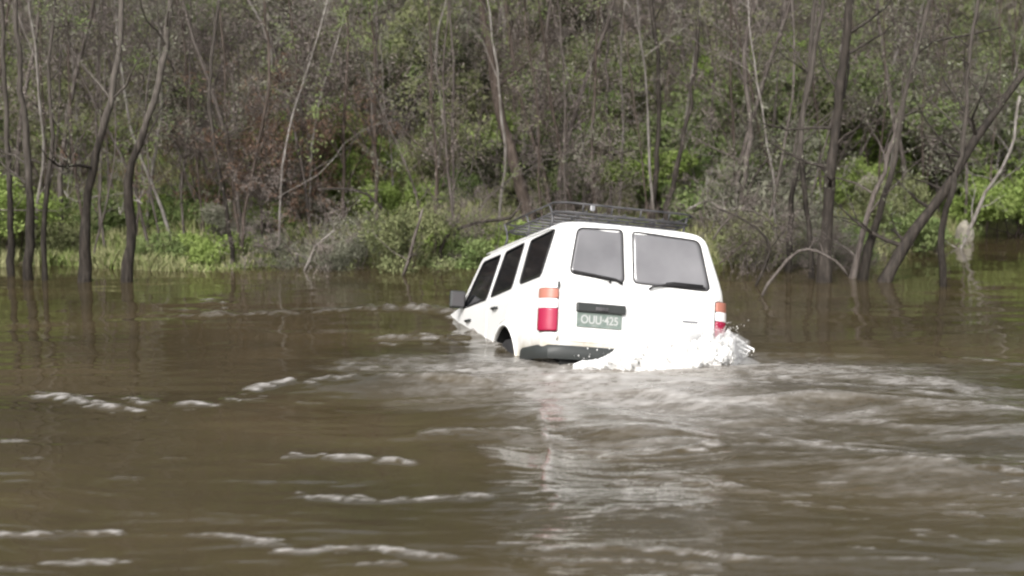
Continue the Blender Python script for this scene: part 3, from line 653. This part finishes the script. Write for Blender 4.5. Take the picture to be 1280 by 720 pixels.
def shrub_proto(seed, H, Wd, leafn, stemm, leafm, ll=.06, lw=.022, blobs=9, twiggy=False):
    rnd = random.Random(seed); rs = np.random.default_rng(seed); mb = MB(); tips = []
    for k in range(11 if twiggy else 8):
        an = rnd.uniform(0, 6.28); el = R(rnd.uniform(40, 85)); nd = Vector((math.cos(an)*math.cos(el)*Wd/H, math.sin(an)*math.cos(el)*Wd/H, math.sin(el))).normalized()
        branch(mb, Vector((rnd.gauss(0, .12)*Wd, rnd.gauss(0, .12)*Wd, -.15)), nd, H*rnd.uniform(.6, 1.0), .02, 2 if not twiggy else 3, rnd, tips, .08, .16, (3, 5) if twiggy else (3, 4), 5)
    T = np.array([tuple(t) for t in tips])
    if not twiggy:                               # lumpy clumps with gaps between
        C = []
        for k in range(blobs):
            c = np.array([rnd.uniform(-.42, .42)*Wd, rnd.uniform(-.42, .42)*Wd, H*rnd.uniform(.18, .85)]); rr = rnd.uniform(.16, .34)*min(H, Wd)
            d = rs.normal(size=(160, 3)); d /= np.linalg.norm(d, axis=1, keepdims=True); C.append(c + d*rr*rs.uniform(.7, 1.08, (160, 1))*np.array([1, 1, .75]))
        T = np.concatenate([T[rs.integers(0, len(T), 260)]]+C); T = T[T[:, 2] > .02]
    o = empty('shrub'); mb.build('stems', stemm, o, True)
    V, F = leaves(T, leafn, .05 if not twiggy else .035, ll, lw, rs)
    link('foliage', fastmesh('foliage', V, F), leafm, o)
    return o
def copy_tree(o):
    c = o.copy(); col.objects.link(c)
    for ch in list(o.children):
        d = ch.copy(); col.objects.link(d); d.parent = c
    return c
def gz(x, y): return float(ground(x, y))
FIRST = {}
def place(protos, k, name, x, y, z, rz, s, label, cat, group=None, mats=None):
    p = protos[k]; key = (id(protos), k)
    if key in FIRST: o = copy_tree(p)
    else: o = p; FIRST[key] = 1
    o.name = name; o.location = (x, y, z); o.rotation_euler = (random.gauss(0, .05), random.gauss(0, .05), rz); o.scale = (s, s, s*random.uniform(.9, 1.12))
    return tag(o, label, cat, group)

# trunks one can tell apart in the photograph: points (u, v), width in photo px at the foot, distance
def trunk_path(name, pts, w0, w1, bark, label, cat='tree', Y=None, leafm='leaf_grey', leafn=500, seed=1, stubs=7, tw=2, foot=True, dy=0, blen=1.0):
    rnd = random.Random(seed); rs = np.random.default_rng(seed)
    if Y is None: Y = onwater(*pts[0]).y
    P = [at(u, v, Y + dy*i/(len(pts)-1)) for i, (u, v) in enumerate(pts)]
    if foot: P = [P[0]-Vector((0, 0, .6))]+P
    # carry the trunk on above the frame
    if pts[-1][1] < 30 and cat == 'tree':
        d = (P[-1]-P[-2]).normalized()
        for k in range(4):
            d = (d+Vector((rnd.gauss(0, .12), rnd.gauss(0, .12), .1))).normalized(); P.append(P[-1]+d*.9)
    # smooth and roughen the path
    Q = []
    for i in range(len(P)-1):
        a, b = P[i], P[i+1]; pa = P[i-1] if i else a; pb = P[i+2] if i+2 < len(P) else b; m = max(2, int((b-a).length/.22))
        for j in range(m):
            t = j/m
            q = .5*((2*a)+(b-pa)*t+(2*pa-5*a+4*b-pb)*t*t+(-pa+3*a-3*b+pb)*t**3)
            Q.append(q+Vector((rnd.gauss(0, .011), rnd.gauss(0, .02), 0)))
    Q.append(P[-1]); m = len(Q); k0 = Y/FPX/2
    rad = [k0*(.72*w1*(1.05-.25*i/(m-1)) + (.62*(w0-w1)*math.exp(-i*.17) if foot else .3*(w0-w1)*(1-i/(m-1))))*rnd.uniform(.88, 1.12) for i in range(m)]
    base = Q[0].copy() if not foot else Vector((P[1].x, P[1].y, 0)) if P[1].z < .5 else P[1].copy()
    o = empty(name, base); mb = MB(); mb.tube([q-base for q in Q], rad, 9, cap=True); tips = []
    for k in range(stubs):
        i = rnd.randint(int(m*.22), m-1); an = rnd.uniform(0, 6.28); el = R(rnd.uniform(5, 65)); nd = Vector((math.cos(an)*math.cos(el), math.sin(an)*math.cos(el), math.sin(el)))
        branch(mb, Q[i]-base, nd, rnd.uniform(.5, 1.5)*blen, max(.006, rad[i]*.42), tw, rnd, tips, .08, .18, (3, 4), 5)
    mb.build('trunk', M[bark], o, True)
    if leafn and tips:
        V, F = leaves([tuple(t) for t in tips], leafn, .06, .055, .017, rs); link('crown', fastmesh('crown', V, F), M[leafm], o)
    return tag(o, label, cat)
T = trunk_path
T('river_tree', [(14,345),(12,260),(8,150),(2,0)], 18, 7, 'bark_flood_dark', 'dark flooded trunk at the very left edge beside bright green leaves', seed=1)
T('river_tree', [(36,350),(38,260),(34,180),(26,90),(20,-10)], 27, 8, 'bark_flood_dark', 'thick dark flooded trunk, second from the left edge', seed=2)
T('river_tree', [(56,350),(58,250),(66,170),(62,80),(70,-10)], 15, 5, 'bark_flood_dark', 'thin brown flooded trunk close beside a thicker dark one at left', seed=3)
T('river_tree', [(105,352),(108,265),(117,210),(138,125),(150,50),(154,-10)], 31, 9, 'bark_flood', 'dark flooded trunk whose pale upper part leans right, with broken stubs', seed=4, stubs=12)
T('river_tree', [(159,352),(164,285),(160,225),(183,150),(204,80),(213,-10)], 30, 9, 'bark_flood', 'crooked dark flooded trunk right of the stubby leaning one', seed=5, stubs=12)
T('river_tree', [(184,330),(186,240),(200,150),(200,60),(206,-10)], 9, 6, 'bark_pale', 'pale grey upright stem just behind the crooked dark trunk', Y=24.6, seed=6)
T('river_tree', [(292,334),(284,262),(270,200),(262,110),(275,-10)], 11, 6, 'bark_flood_dark', 'brown leaning stem standing in the water left of the rusty thicket', seed=7)
T('river_tree', [(300,332),(306,270),(318,200),(336,110),(330,-10)], 8, 5, 'bark_brown', 'thin brown stem rising right from the foot of the rusty thicket', seed=8)
T('river_tree', [(338,300),(337,220),(334,120),(338,60),(305,-10)], 7, 5, 'bark_pale', 'pale slender stem bending left near the top of the rusty thicket', Y=25.5, seed=9)
T('river_tree', [(378,310),(375,220),(382,120),(396,-10)], 7, 4, 'bark_grey', 'grey slender stem between the rusty thicket and the pale snag', Y=25.5, seed=10)
T('river_tree', [(470,300),(466,210),(467,120),(472,-10)], 8, 6, 'bark_grey', 'straight grey stem above the drooping dark branch left of the car', Y=26, seed=11)
T('river_tree', [(538,300),(546,220),(552,150),(545,60),(560,-10)], 7, 4, 'bark_pale', 'pale curved stem upslope left of the dark central trunk', Y=27, seed=12)
T('river_tree', [(668,300),(650,235),(628,150),(613,70),(600,-10)], 30, 16, 'bark_brown', 'stout brown trunk leaning left directly behind the front of the car roof', Y=25.2, seed=13, stubs=14)
T('river_tree', [(690,300),(676,220),(672,130),(690,-10)], 9, 6, 'bark_grey', 'grey stem rising from behind the roof rack beside the stout brown trunk', Y=25.6, seed=14)
T('river_tree', [(760,290),(764,200),(758,100),(764,-10)], 6, 5, 'bark_grey', 'grey straight stem rising behind the middle of the car roof', Y=26, seed=15)
T('river_tree', [(813,290),(820,210),(824,110),(812,-10)], 12, 8, 'bark_dark', 'dark upright trunk behind the right half of the roof', Y=25, seed=16)
T('river_tree', [(828,290),(848,200),(866,110),(872,-10)], 12, 7, 'bark_dark', 'dark trunk leaning right behind the right corner of the roof', Y=24.8, seed=17)
T('river_tree', [(924,320),(928,240),(938,150),(930,60),(950,-10)], 12, 8, 'bark_grey', 'grey trunk just right of the car with a dark side branch', Y=24.4, seed=18, stubs=10)
T('river_tree', [(925,262),(945,222),(962,195),(982,176)], 8, 4, 'bark_dark', 'short dark branch slanting right above the car tail', cat='branch', Y=24.2, seed=19, foot=False, stubs=3, leafn=0)
T('river_tree', [(985,340),(990,250),(1002,160),(1012,70),(1020,-10)], 14, 8, 'bark_flood_dark', 'grey brown trunk left of the darkest trunk of the right group', seed=20, stubs=12)
T('river_tree', [(1030,352),(1034,260),(1044,160),(1056,70),(1062,-10)], 40, 12, 'bark_dark', 'broad dark trunk, thickest of the right group, behind the arched pale branch', seed=21, stubs=14)
T('river_tree', [(1016,348),(1008,260),(1000,190),(1012,100),(1030,-10)], 12, 8, 'bark_flood_dark', 'brown stem hugging the left side of the broad dark trunk', seed=22)
T('river_tree', [(1078,350),(1098,270),(1118,200),(1132,120),(1150,50),(1165,-10)], 26, 7, 'bark_flood_dark', 'dark trunk leaning right between the broad trunk and the most slanted one', seed=23, stubs=12)
T('river_tree', [(1066,348),(1084,270),(1106,215),(1128,130)], 18, 6, 'bark_grey', 'grey stem running up along the dark right leaning trunk', seed=24)
T('river_tree', [(1104,352),(1145,288),(1180,238),(1206,196),(1240,145),(1285,85)], 34, 13, 'bark_dark', 'most slanted dark trunk, leaning far out to the right edge', seed=25, stubs=10)
T('river_tree', [(1178,358),(1176,290),(1190,235),(1205,170),(1212,60),(1225,-10)], 18, 7, 'bark_flood_dark', 'grey stem standing in the water, rightmost trunk of the flooded group', seed=26, stubs=9)
T('river_tree', [(1196,330),(1214,280),(1232,240),(1262,190),(1275,120)], 9, 5, 'bark_pale', 'pale thin stem slanting right over the pale rocks', Y=25.4, seed=27)
T('hanging_branch', [(1140,75),(1166,52),(1205,45),(1252,34)], 8, 4, 'bark_dark', 'dark bent branch reaching right near the top right corner', cat='branch', Y=21.6, seed=28, foot=False, stubs=4, leafn=200)
T('drooping_branch', [(552,335),(556,298),(578,284),(610,276),(640,272),(652,252)], 7, 6, 'bark_dark', 'dark arched branch dipping into the water just left of the car', cat='branch', Y=23, seed=29, foot=True, stubs=3, leafn=0, blen=.5)
T('dead_branch', [(398,237),(430,236),(458,243),(480,268)], 5, 5, 'bark_dark', 'dark crooked dead branch hanging over the bank left of centre', cat='branch', Y=23.4, seed=30, foot=False, stubs=3, leafn=0, blen=.5)
T('fallen_branch', [(952,370),(972,340),(998,314),(1022,314),(1044,326),(1060,346)], 7, 5, 'bark_grey', 'pale arched dead branch standing in the water right of the car', cat='branch', seed=31, foot=False, stubs=3, leafn=0, blen=.4)
T('fallen_branch', [(944,358),(960,328),(957,298),(925,272),(900,262)], 8, 4, 'bark_dark', 'dark forked branch between the car tail and the pale arched one', cat='branch', seed=32, foot=False, stubs=4, leafn=0, blen=.5)
T('fallen_branch', [(382,338),(395,308),(418,288)], 6, 4, 'bark_pale', 'pale broken snag poking out of the shallows left of centre', cat='branch', seed=33, foot=False, stubs=3, leafn=0, blen=.4)
T('fallen_branch', [(505,345),(516,300),(528,262)], 8, 5, 'bark_grey', 'grey stub sloping right at the water edge below the lime green bush', cat='branch', seed=34, foot=False, stubs=4, leafn=0, blen=.6)

for q, (pts, w_, bk, lab) in enumerate([
 ([(892,300),(905,280),(925,262),(950,268),(968,285)], 5, 'bark_grey', 'grey twisted fallen branch just behind the right corner of the roof'),
 ([(900,330),(930,305),(955,302),(985,318)], 4, 'bark_brown', 'brown thin fallen branch beside the car tail, above the water'),
 ([(975,352),(985,325),(1002,318),(1028,340)], 4, 'bark_dark', 'thin dark fallen branch under the pale arched one'),
 ([(1008,318),(1035,308),(1062,318),(1085,350)], 5, 'bark_grey', 'grey fallen branch running right from the top of the pale arch'),
 ([(935,345),(948,318),(975,300),(1000,296)], 4, 'bark_grey', 'grey thin fallen branch between the car tail and the pale arch'),
 ([(860,262),(885,250),(905,262),(935,258)], 4, 'bark_pale', 'pale short fallen branch over the right end of the roof rack'),
 ([(655,272),(690,262),(730,268)], 4, 'bark_dark', 'dark low branch behind the front of the roof rack'),
 ([(120,245),(95,252),(80,238)], 4, 'bark_pale', 'pale broken side branch on the first leaning left trunk'),
 ([(0,262),(40,263),(75,264)], 3, 'bark_grey', 'thin level stick across the two left edge trunks'),
 ([(178,255),(165,250),(150,268)], 4, 'bark_pale', 'pale bent stick on the crooked dark left trunk')]):
    T('fallen_branch', pts, w_, max(2, w_-2), bk, lab, cat='branch', Y=(22.4 if pts[0][0] > 800 else 24.2 if pts[0][0] > 600 else 21.5)+.15*q, seed=60+q, foot=False, stubs=4, leafn=0, blen=.45)
# saplings on the bank, individually placed copies of a dozen grown ones
SAP = []
for k in range(12):
    bk = ['bark_grey','bark_pale','bark_brown','bark_grey'][k % 4]; lf = ['twig_mauve','leaf_grey','twig_mauve','leaf_olive','leaf_green','twig_mauve'][k % 6]
    SAP.append(sapling_proto(100+k, random.uniform(5.5, 9), random.uniform(.018, .040), .14, 1100 if k % 6 in (0, 2, 5) else 1800, M[bk], M[lf]))
SL = {'bark_grey': 'slender bare grey sapling on the wooded bank', 'bark_pale': 'slender pale barked sapling on the wooded bank', 'bark_brown': 'slender brown barked sapling on the wooded bank'}
spots = []
def free(x, y, dmin):
    if all((x-a)**2+(y-b)**2 > dmin*dmin for a, b in spots): spots.append((x, y)); return True
    return False
ns = 0; tries = 0
while ns < 225 and tries < 6000:
    tries += 1; x = random.uniform(-13, 15); s_ = float(shore(x)); y = s_ + random.uniform(-.2, 1)**2*22*(1 if random.random() < .5 else .5) + random.uniform(-.3, 1.2)
    if abs(x) > .40*y: continue
    if not free(x, y, .32): continue
    k = random.randrange(12); bk = ['bark_grey','bark_pale','bark_brown','bark_grey'][k % 4]
    lab = SL[bk]
    place(SAP, k, 'sapling', x, y, gz(x, y), random.uniform(0, 6.28), random.uniform(.75, 1.25), lab, 'tree', 'bare %s saplings crowding the bank' % bk[5:]); ns += 1

# shrubs
def mk(seed, H, Wd, n, st, lf, **k): return shrub_proto(seed, H, Wd, n, M[st], M[lf], **k)
KINDS = {
 'mauve': ([mk(200+i, 2.2, 2.0, 6500, 'bark_grey', 'twig_mauve', ll=.07, lw=.010, twiggy=True) for i in range(3)], 'twiggy mauve grey shrub without green leaves on the bank', 'mauve grey twiggy shrubs'),
 'rust': ([mk(210+i, 2.3, 1.6, 6500, 'bark_brown', 'twig_rust', ll=.08, lw=.012, twiggy=True) for i in range(2)], 'rusty brown twiggy shrub on the bank', 'rusty shrubs'),
 'olive': ([mk(220+i, 2.0, 2.3, 7000, 'bark_brown', 'leaf_olive', ll=.10, lw=.042) for i in range(3)], 'dull olive leafy shrub on the bank', 'olive shrubs'),
 'grey': ([mk(230+i, 1.9, 2.1, 7000, 'bark_grey', 'leaf_grey', ll=.09, lw=.032) for i in range(3)], 'grey green leafy shrub on the bank', 'grey green shrubs'),
 'green': ([mk(240+i, 1.5, 1.9, 7000, 'bark_brown', 'leaf_green', ll=.10, lw=.045) for i in range(3)], 'mid green leafy shrub on the bank', 'mid green shrubs'),
 'bright': ([mk(250+i, 1.2, 1.7, 7000, 'bark_brown', 'leaf_bright', ll=.10, lw=.045) for i in range(2)], 'bright lime green low shrub', 'lime green shrubs'),
 'dark': ([mk(260+i, 2.4, 2.4, 11000, 'bark_dark', 'leaf_shade', ll=.07, lw=.028, blobs=12) for i in range(2)], 'dense shrub on the bank with deep shade put into its near black leaves', 'dark dense shrubs'),
}
def shrub(kind, x, y, s=1.0, label=None, z=None):
    P, lab, grp = KINDS[kind]; k = random.randrange(len(P))
    if (id(P), k) in FIRST and any((id(P), j) not in FIRST for j in range(len(P))): k = [j for j in range(len(P)) if (id(P), j) not in FIRST][0]
    return place(P, k, 'shrub', x, y, (gz(x, y) if z is None else z)-.05, random.uniform(0, 6.28), s, label or lab, 'shrub', None if label else grp)
def shrub_px(kind, u, v, Y, s, label):           # the middle of the shrub seen at (u, v)
    p = at(u, v, Y); h = {'mauve':2.2,'rust':2.3,'olive':2.0,'grey':1.9,'green':1.5,'bright':1.2,'dark':2.4}[kind]*s
    g = gz(p.x, Y); shrub(kind, p.x, Y, s, label, max(g-.3, p.z-h*.5) if p.z-h*.5 > g-.5 else g)
for a in [
 ('bright', 8, 262, 23.6, .75, 'bright green shrub at the left edge of the water'),
 ('bright', 226, 275, 24.9, .65, 'bright green shrub on the bank right of the two dark left trunks'),
 ('green', 130, 270, 25, .7, 'green shrub between the two dark left trunks'),
 ('bright', 600, 300, 23.9, .75, 'lime green bush at the water edge left of the car roof'),
 ('bright', 440, 215, 26.5, .9, 'lime green shrub above the dark crooked dead branch'),
 ('grey', 455, 305, 23.6, .6, 'grey green shrub trailing in the shallows left of the lime green bush'),
 ('rust', 330, 215, 24.6, 1.15, 'tall rusty brown thicket left of centre'),
 ('rust', 362, 205, 25.2, 1.0, 'rusty thicket half behind the tallest rusty one'),
 ('mauve', 245, 180, 24.4, 1.1, 'mauve twiggy shrub between the crooked dark trunk and the rusty thicket'),
 ('dark', 490, 165, 29.5, .8, 'shrub above centre left with leaves blackened as a shaded gap'),
 ('dark', 580, 140, 30, .8, 'shrub behind the stout brown trunk with leaves blackened as a shaded gap'),
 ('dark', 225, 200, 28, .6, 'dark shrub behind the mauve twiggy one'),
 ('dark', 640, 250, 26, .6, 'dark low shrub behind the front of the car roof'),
 ('green', 690, 110, 29, 1.1, 'green shrub high on the bank above the car roof'),
 ('bright', 735, 120, 30, .9, 'bright green shrub high on the bank right above the rack'),
 ('bright', 1235, 195, 29.5, 1.2, 'bright green shrub beyond the most slanted trunk'),
 ('bright', 1268, 250, 27.5, .9, 'lime green shrub low at the right edge'),
 ('green', 1100, 110, 29, 1.2, 'green shrub high behind the right leaning trunk'),
 ('grey', 1195, 130, 29, 1.3, 'grey green shrub behind the top of the slanted trunk'),
 ('green', 860, 230, 25.6, .8, 'green shrub just behind the right end of the roof rack'),
 ('grey', 960, 270, 25, .9, 'grey green shrub right behind the car tail'),
 ('mauve', 905, 245, 24.6, .9, 'mauve twiggy shrub behind the right corner of the car roof'),
 ('bright', 500, 255, 25.5, .7, 'lime shrub on the bank above the grey stub'),
 ('mauve', 720, 245, 24.6, .75, 'low mauve twiggy shrub behind the middle of the roof rack'),
 ]: shrub_px(*a)
for (u, v, Y, s_, k, lab) in [
  (90,80,30,1.5,'mauve','large mauve twiggy shrub high behind the left trunks'), (270,110,29,1.5,'mauve','large mauve twiggy shrub high above the rusty thicket'), (400,130,28,1.3,'mauve','mauve twiggy shrub upslope right of the rusty thicket'), (610,230,26,1.2,'mauve','mauve twiggy shrub behind the foot of the stout brown trunk'), (930,120,29,1.5,'mauve','large mauve twiggy shrub high behind the grey trunk right of the car'), (1040,120,28,1.5,'mauve','large mauve twiggy shrub high behind the broad dark trunk'), (860,60,31,1.5,'mauve','highest mauve twiggy shrub above the right end of the roof'),
  (60,318,23.6,.45,'olive','olive low shrub at the foot of the thin brown left trunk'), (935,300,22.6,.62,'mauve','low bare twiggy snarl in the water right beside the car tail'), (985,318,22.8,.5,'mauve','low twiggy snarl in the water left of the pale arched branch'), (1050,322,22.6,.5,'mauve','low twiggy snarl in the water right of the pale arched branch'), (610,285,23.2,.6,'mauve','low bare twiggy shrub over the water left of the roof front'),
  (200,318,23.2,.42,'green','green shrub leaning into the shallows right of the crooked dark trunk'),
  (262,312,23.4,.6,'bright','bright shrub at the water edge left of the brown leaning stem'), (345,320,23.2,.4,'grey','grey green shrub in the shallows under the rusty thicket'),
  (400,300,23.2,.8,'mauve','mauve twiggy shrub behind the pale broken snag'), (425,318,22.9,.42,'grey','grey green shrub drooping into the water beside the pale broken snag'),
  (500,318,22.9,.6,'olive','olive shrub at the water edge beside the grey stub'), (575,318,23.0,.5,'green','green shrub drooping into the water under the lime green bush'),
  (935,318,23.4,.6,'olive','olive shrub at the water edge right of the car tail'), (1010,312,23.6,.6,'grey','grey green shrub behind the arched pale branch'),
  (1060,300,24.0,.6,'green','green shrub at the foot of the broad dark trunk'), (1130,295,25.0,.7,'green','green shrub behind the foot of the most slanted trunk'),
  (1255,215,29.2,1.1,'bright','bright shrub over the flat pale rock'), (1215,170,30.5,1.2,'green','green shrub upslope of the flat pale rock'),
  (1150,190,29,1.0,'bright','bright shrub upslope between the leaning trunks'), (1278,140,30,1.2,'green','green shrub high at the right edge'),
  (965,150,28,1.1,'green','green shrub upslope behind the slanting dark branch'), (830,215,26,.8,'bright','lime shrub between the two dark trunks behind the roof'),
  (700,190,27,.9,'green','green shrub upslope above the rack front')]:
    shrub_px(k, u, v, Y, s_, lab)
nb = 0; tries = 0; spots.clear()
while nb < 150 and tries < 9000:
    tries += 1; x = random.uniform(-13.5, 15); s_ = float(shore(x)); d = random.random()**.8*15; y = s_-.1+d
    if abs(x) > .40*y or not free(x, y, .8): continue
    gn = fbm(np.array([x*.25+30]), np.array([y*.25]), 2)[0]
    low = d < 2.8; gn += -.35*math.exp(-((x+7)/3.6)**2) - .25*math.exp(-((x-4.9)/1.4)**2) + .12
    if low: ch = random.choices(['green','bright','grey','olive','mauve'], [3,1.8,1.6,2,2.6])[0]
    elif gn > -.12: ch = random.choices(['green','olive','bright','mauve'], [3.4,1.8,2.6,2.2])[0]
    else: ch = random.choices(['mauve','olive','grey','rust','dark','green'], [6,1.4,1.2,.8,2.0,1.2])[0]
    shrub(ch, x, y, random.uniform(.3, .6) if low else random.uniform(.6, 1.15)); nb += 1

# grasses and low herbs along the bank
def grass():
    n = 210000; rs = np.random.default_rng(8)
    x = rs.uniform(-14, 15, n); d = rs.random(n)**1.2*13 - .25; y = shore(x)+d
    k = (fbm(x*.8, y*.8, 3) > -.4) & (np.abs(x) < .42*y); x, y = x[k], y[k]; n = len(x); z = ground(x, y)-.02
    h = rs.uniform(.08, .26, n)*(1+.6*fbm(x*1.1, y*1.1, 2)); an = rs.uniform(0, 6.28, n); wd = rs.uniform(.010, .024, n); ln = rs.uniform(.1, .7, n)*h; la = rs.uniform(0, 6.28, n)
    c = np.stack([x, y, z], 1); t = np.stack([np.cos(an), np.sin(an), 0*an], 1)*wd[:, None]; L_ = np.stack([np.cos(la)*ln, np.sin(la)*ln, h], 1)
    m_ = c + L_*np.array([.35, .35, .6]); V = np.stack([c-t, c+t, m_+t*.8, c+L_, m_-t*.8], 1).reshape(-1, 3)
    F = np.arange(5*n).reshape(n, 5)
    tag(link('grass', fastmesh('grass', V, F), M['grass']), 'rough green grass and herbs covering the river bank', 'grass', kind='stuff')
grass()
# scrub of the hillside behind, one mass
def scrub():
    rs = np.random.default_rng(21); P = []
    for k in range(1500):
        y = rs.uniform(35, 75); x = rs.uniform(-.45, .45)*y; z = gz(x, y); h = rs.uniform(1.5, 5); r = rs.uniform(.7, 1.8)
        d = rs.normal(size=(110, 3)); d /= np.linalg.norm(d, axis=1, keepdims=True)
        P.append(np.array([x, y, z+h*.5]) + d*np.array([r, r, h*.55])*rs.uniform(.6, 1.05, (110, 1)))
    P = np.concatenate(P); V, F = leaves(P, len(P), .1, .26, .12, rs)
    tag(link('hillside_scrub', fastmesh('hillside_scrub', V, F), M['leaf_olive']), 'dense olive scrub on the hillside behind the flooded trees', 'scrub', kind='stuff')
scrub()
# pale rocks at the right
def rock(u, v, Y, s, label):
    rs = random.Random(int(u)); bm = bmesh.new(); bmesh.ops.create_icosphere(bm, subdivisions=3, radius=1)
    for q in bm.verts:
        n = float(fbm(q.co.x*1.3+u, q.co.y*1.3+q.co.z*.9+v, 3)); q.co *= 1+.4*n
        q.co.x *= s[0]; q.co.y *= s[1]; q.co.z *= s[2]
    me = bpy.data.meshes.new('rock'); bm.to_mesh(me); bm.free()
    o = link('rock', me, M['rock']); p = at(u, v, Y); o.location = p; o.rotation_euler = (0, 0, rs.uniform(0, 3)); tag(o, label, 'rock')
    return o
M['rock'] = noisy(mat('rock', rough=.9, spec=.2), [(.16,.145,.12),(.30,.28,.23),(.42,.39,.33)], 3, bump=.8, bscale=9)[0]
rock(1166, 288, 26.2, (.22,.2,.16), 'pale rock at the water edge left of the grey flooded stem')
rock(1206, 292, 26.6, (.14,.15,.20), 'pale rock just right of the grey flooded stem')
rock(1238, 262, 28.3, (.30,.3,.16), 'flat pale rock under the bright green shrub at right')
rock(1090, 232, 27.5, (.30,.28,.22), 'pale rock upslope between the right leaning trunks')
rock(1003, 232, 27.6, (.28,.25,.20), 'pale rock upslope behind the arched pale branch')
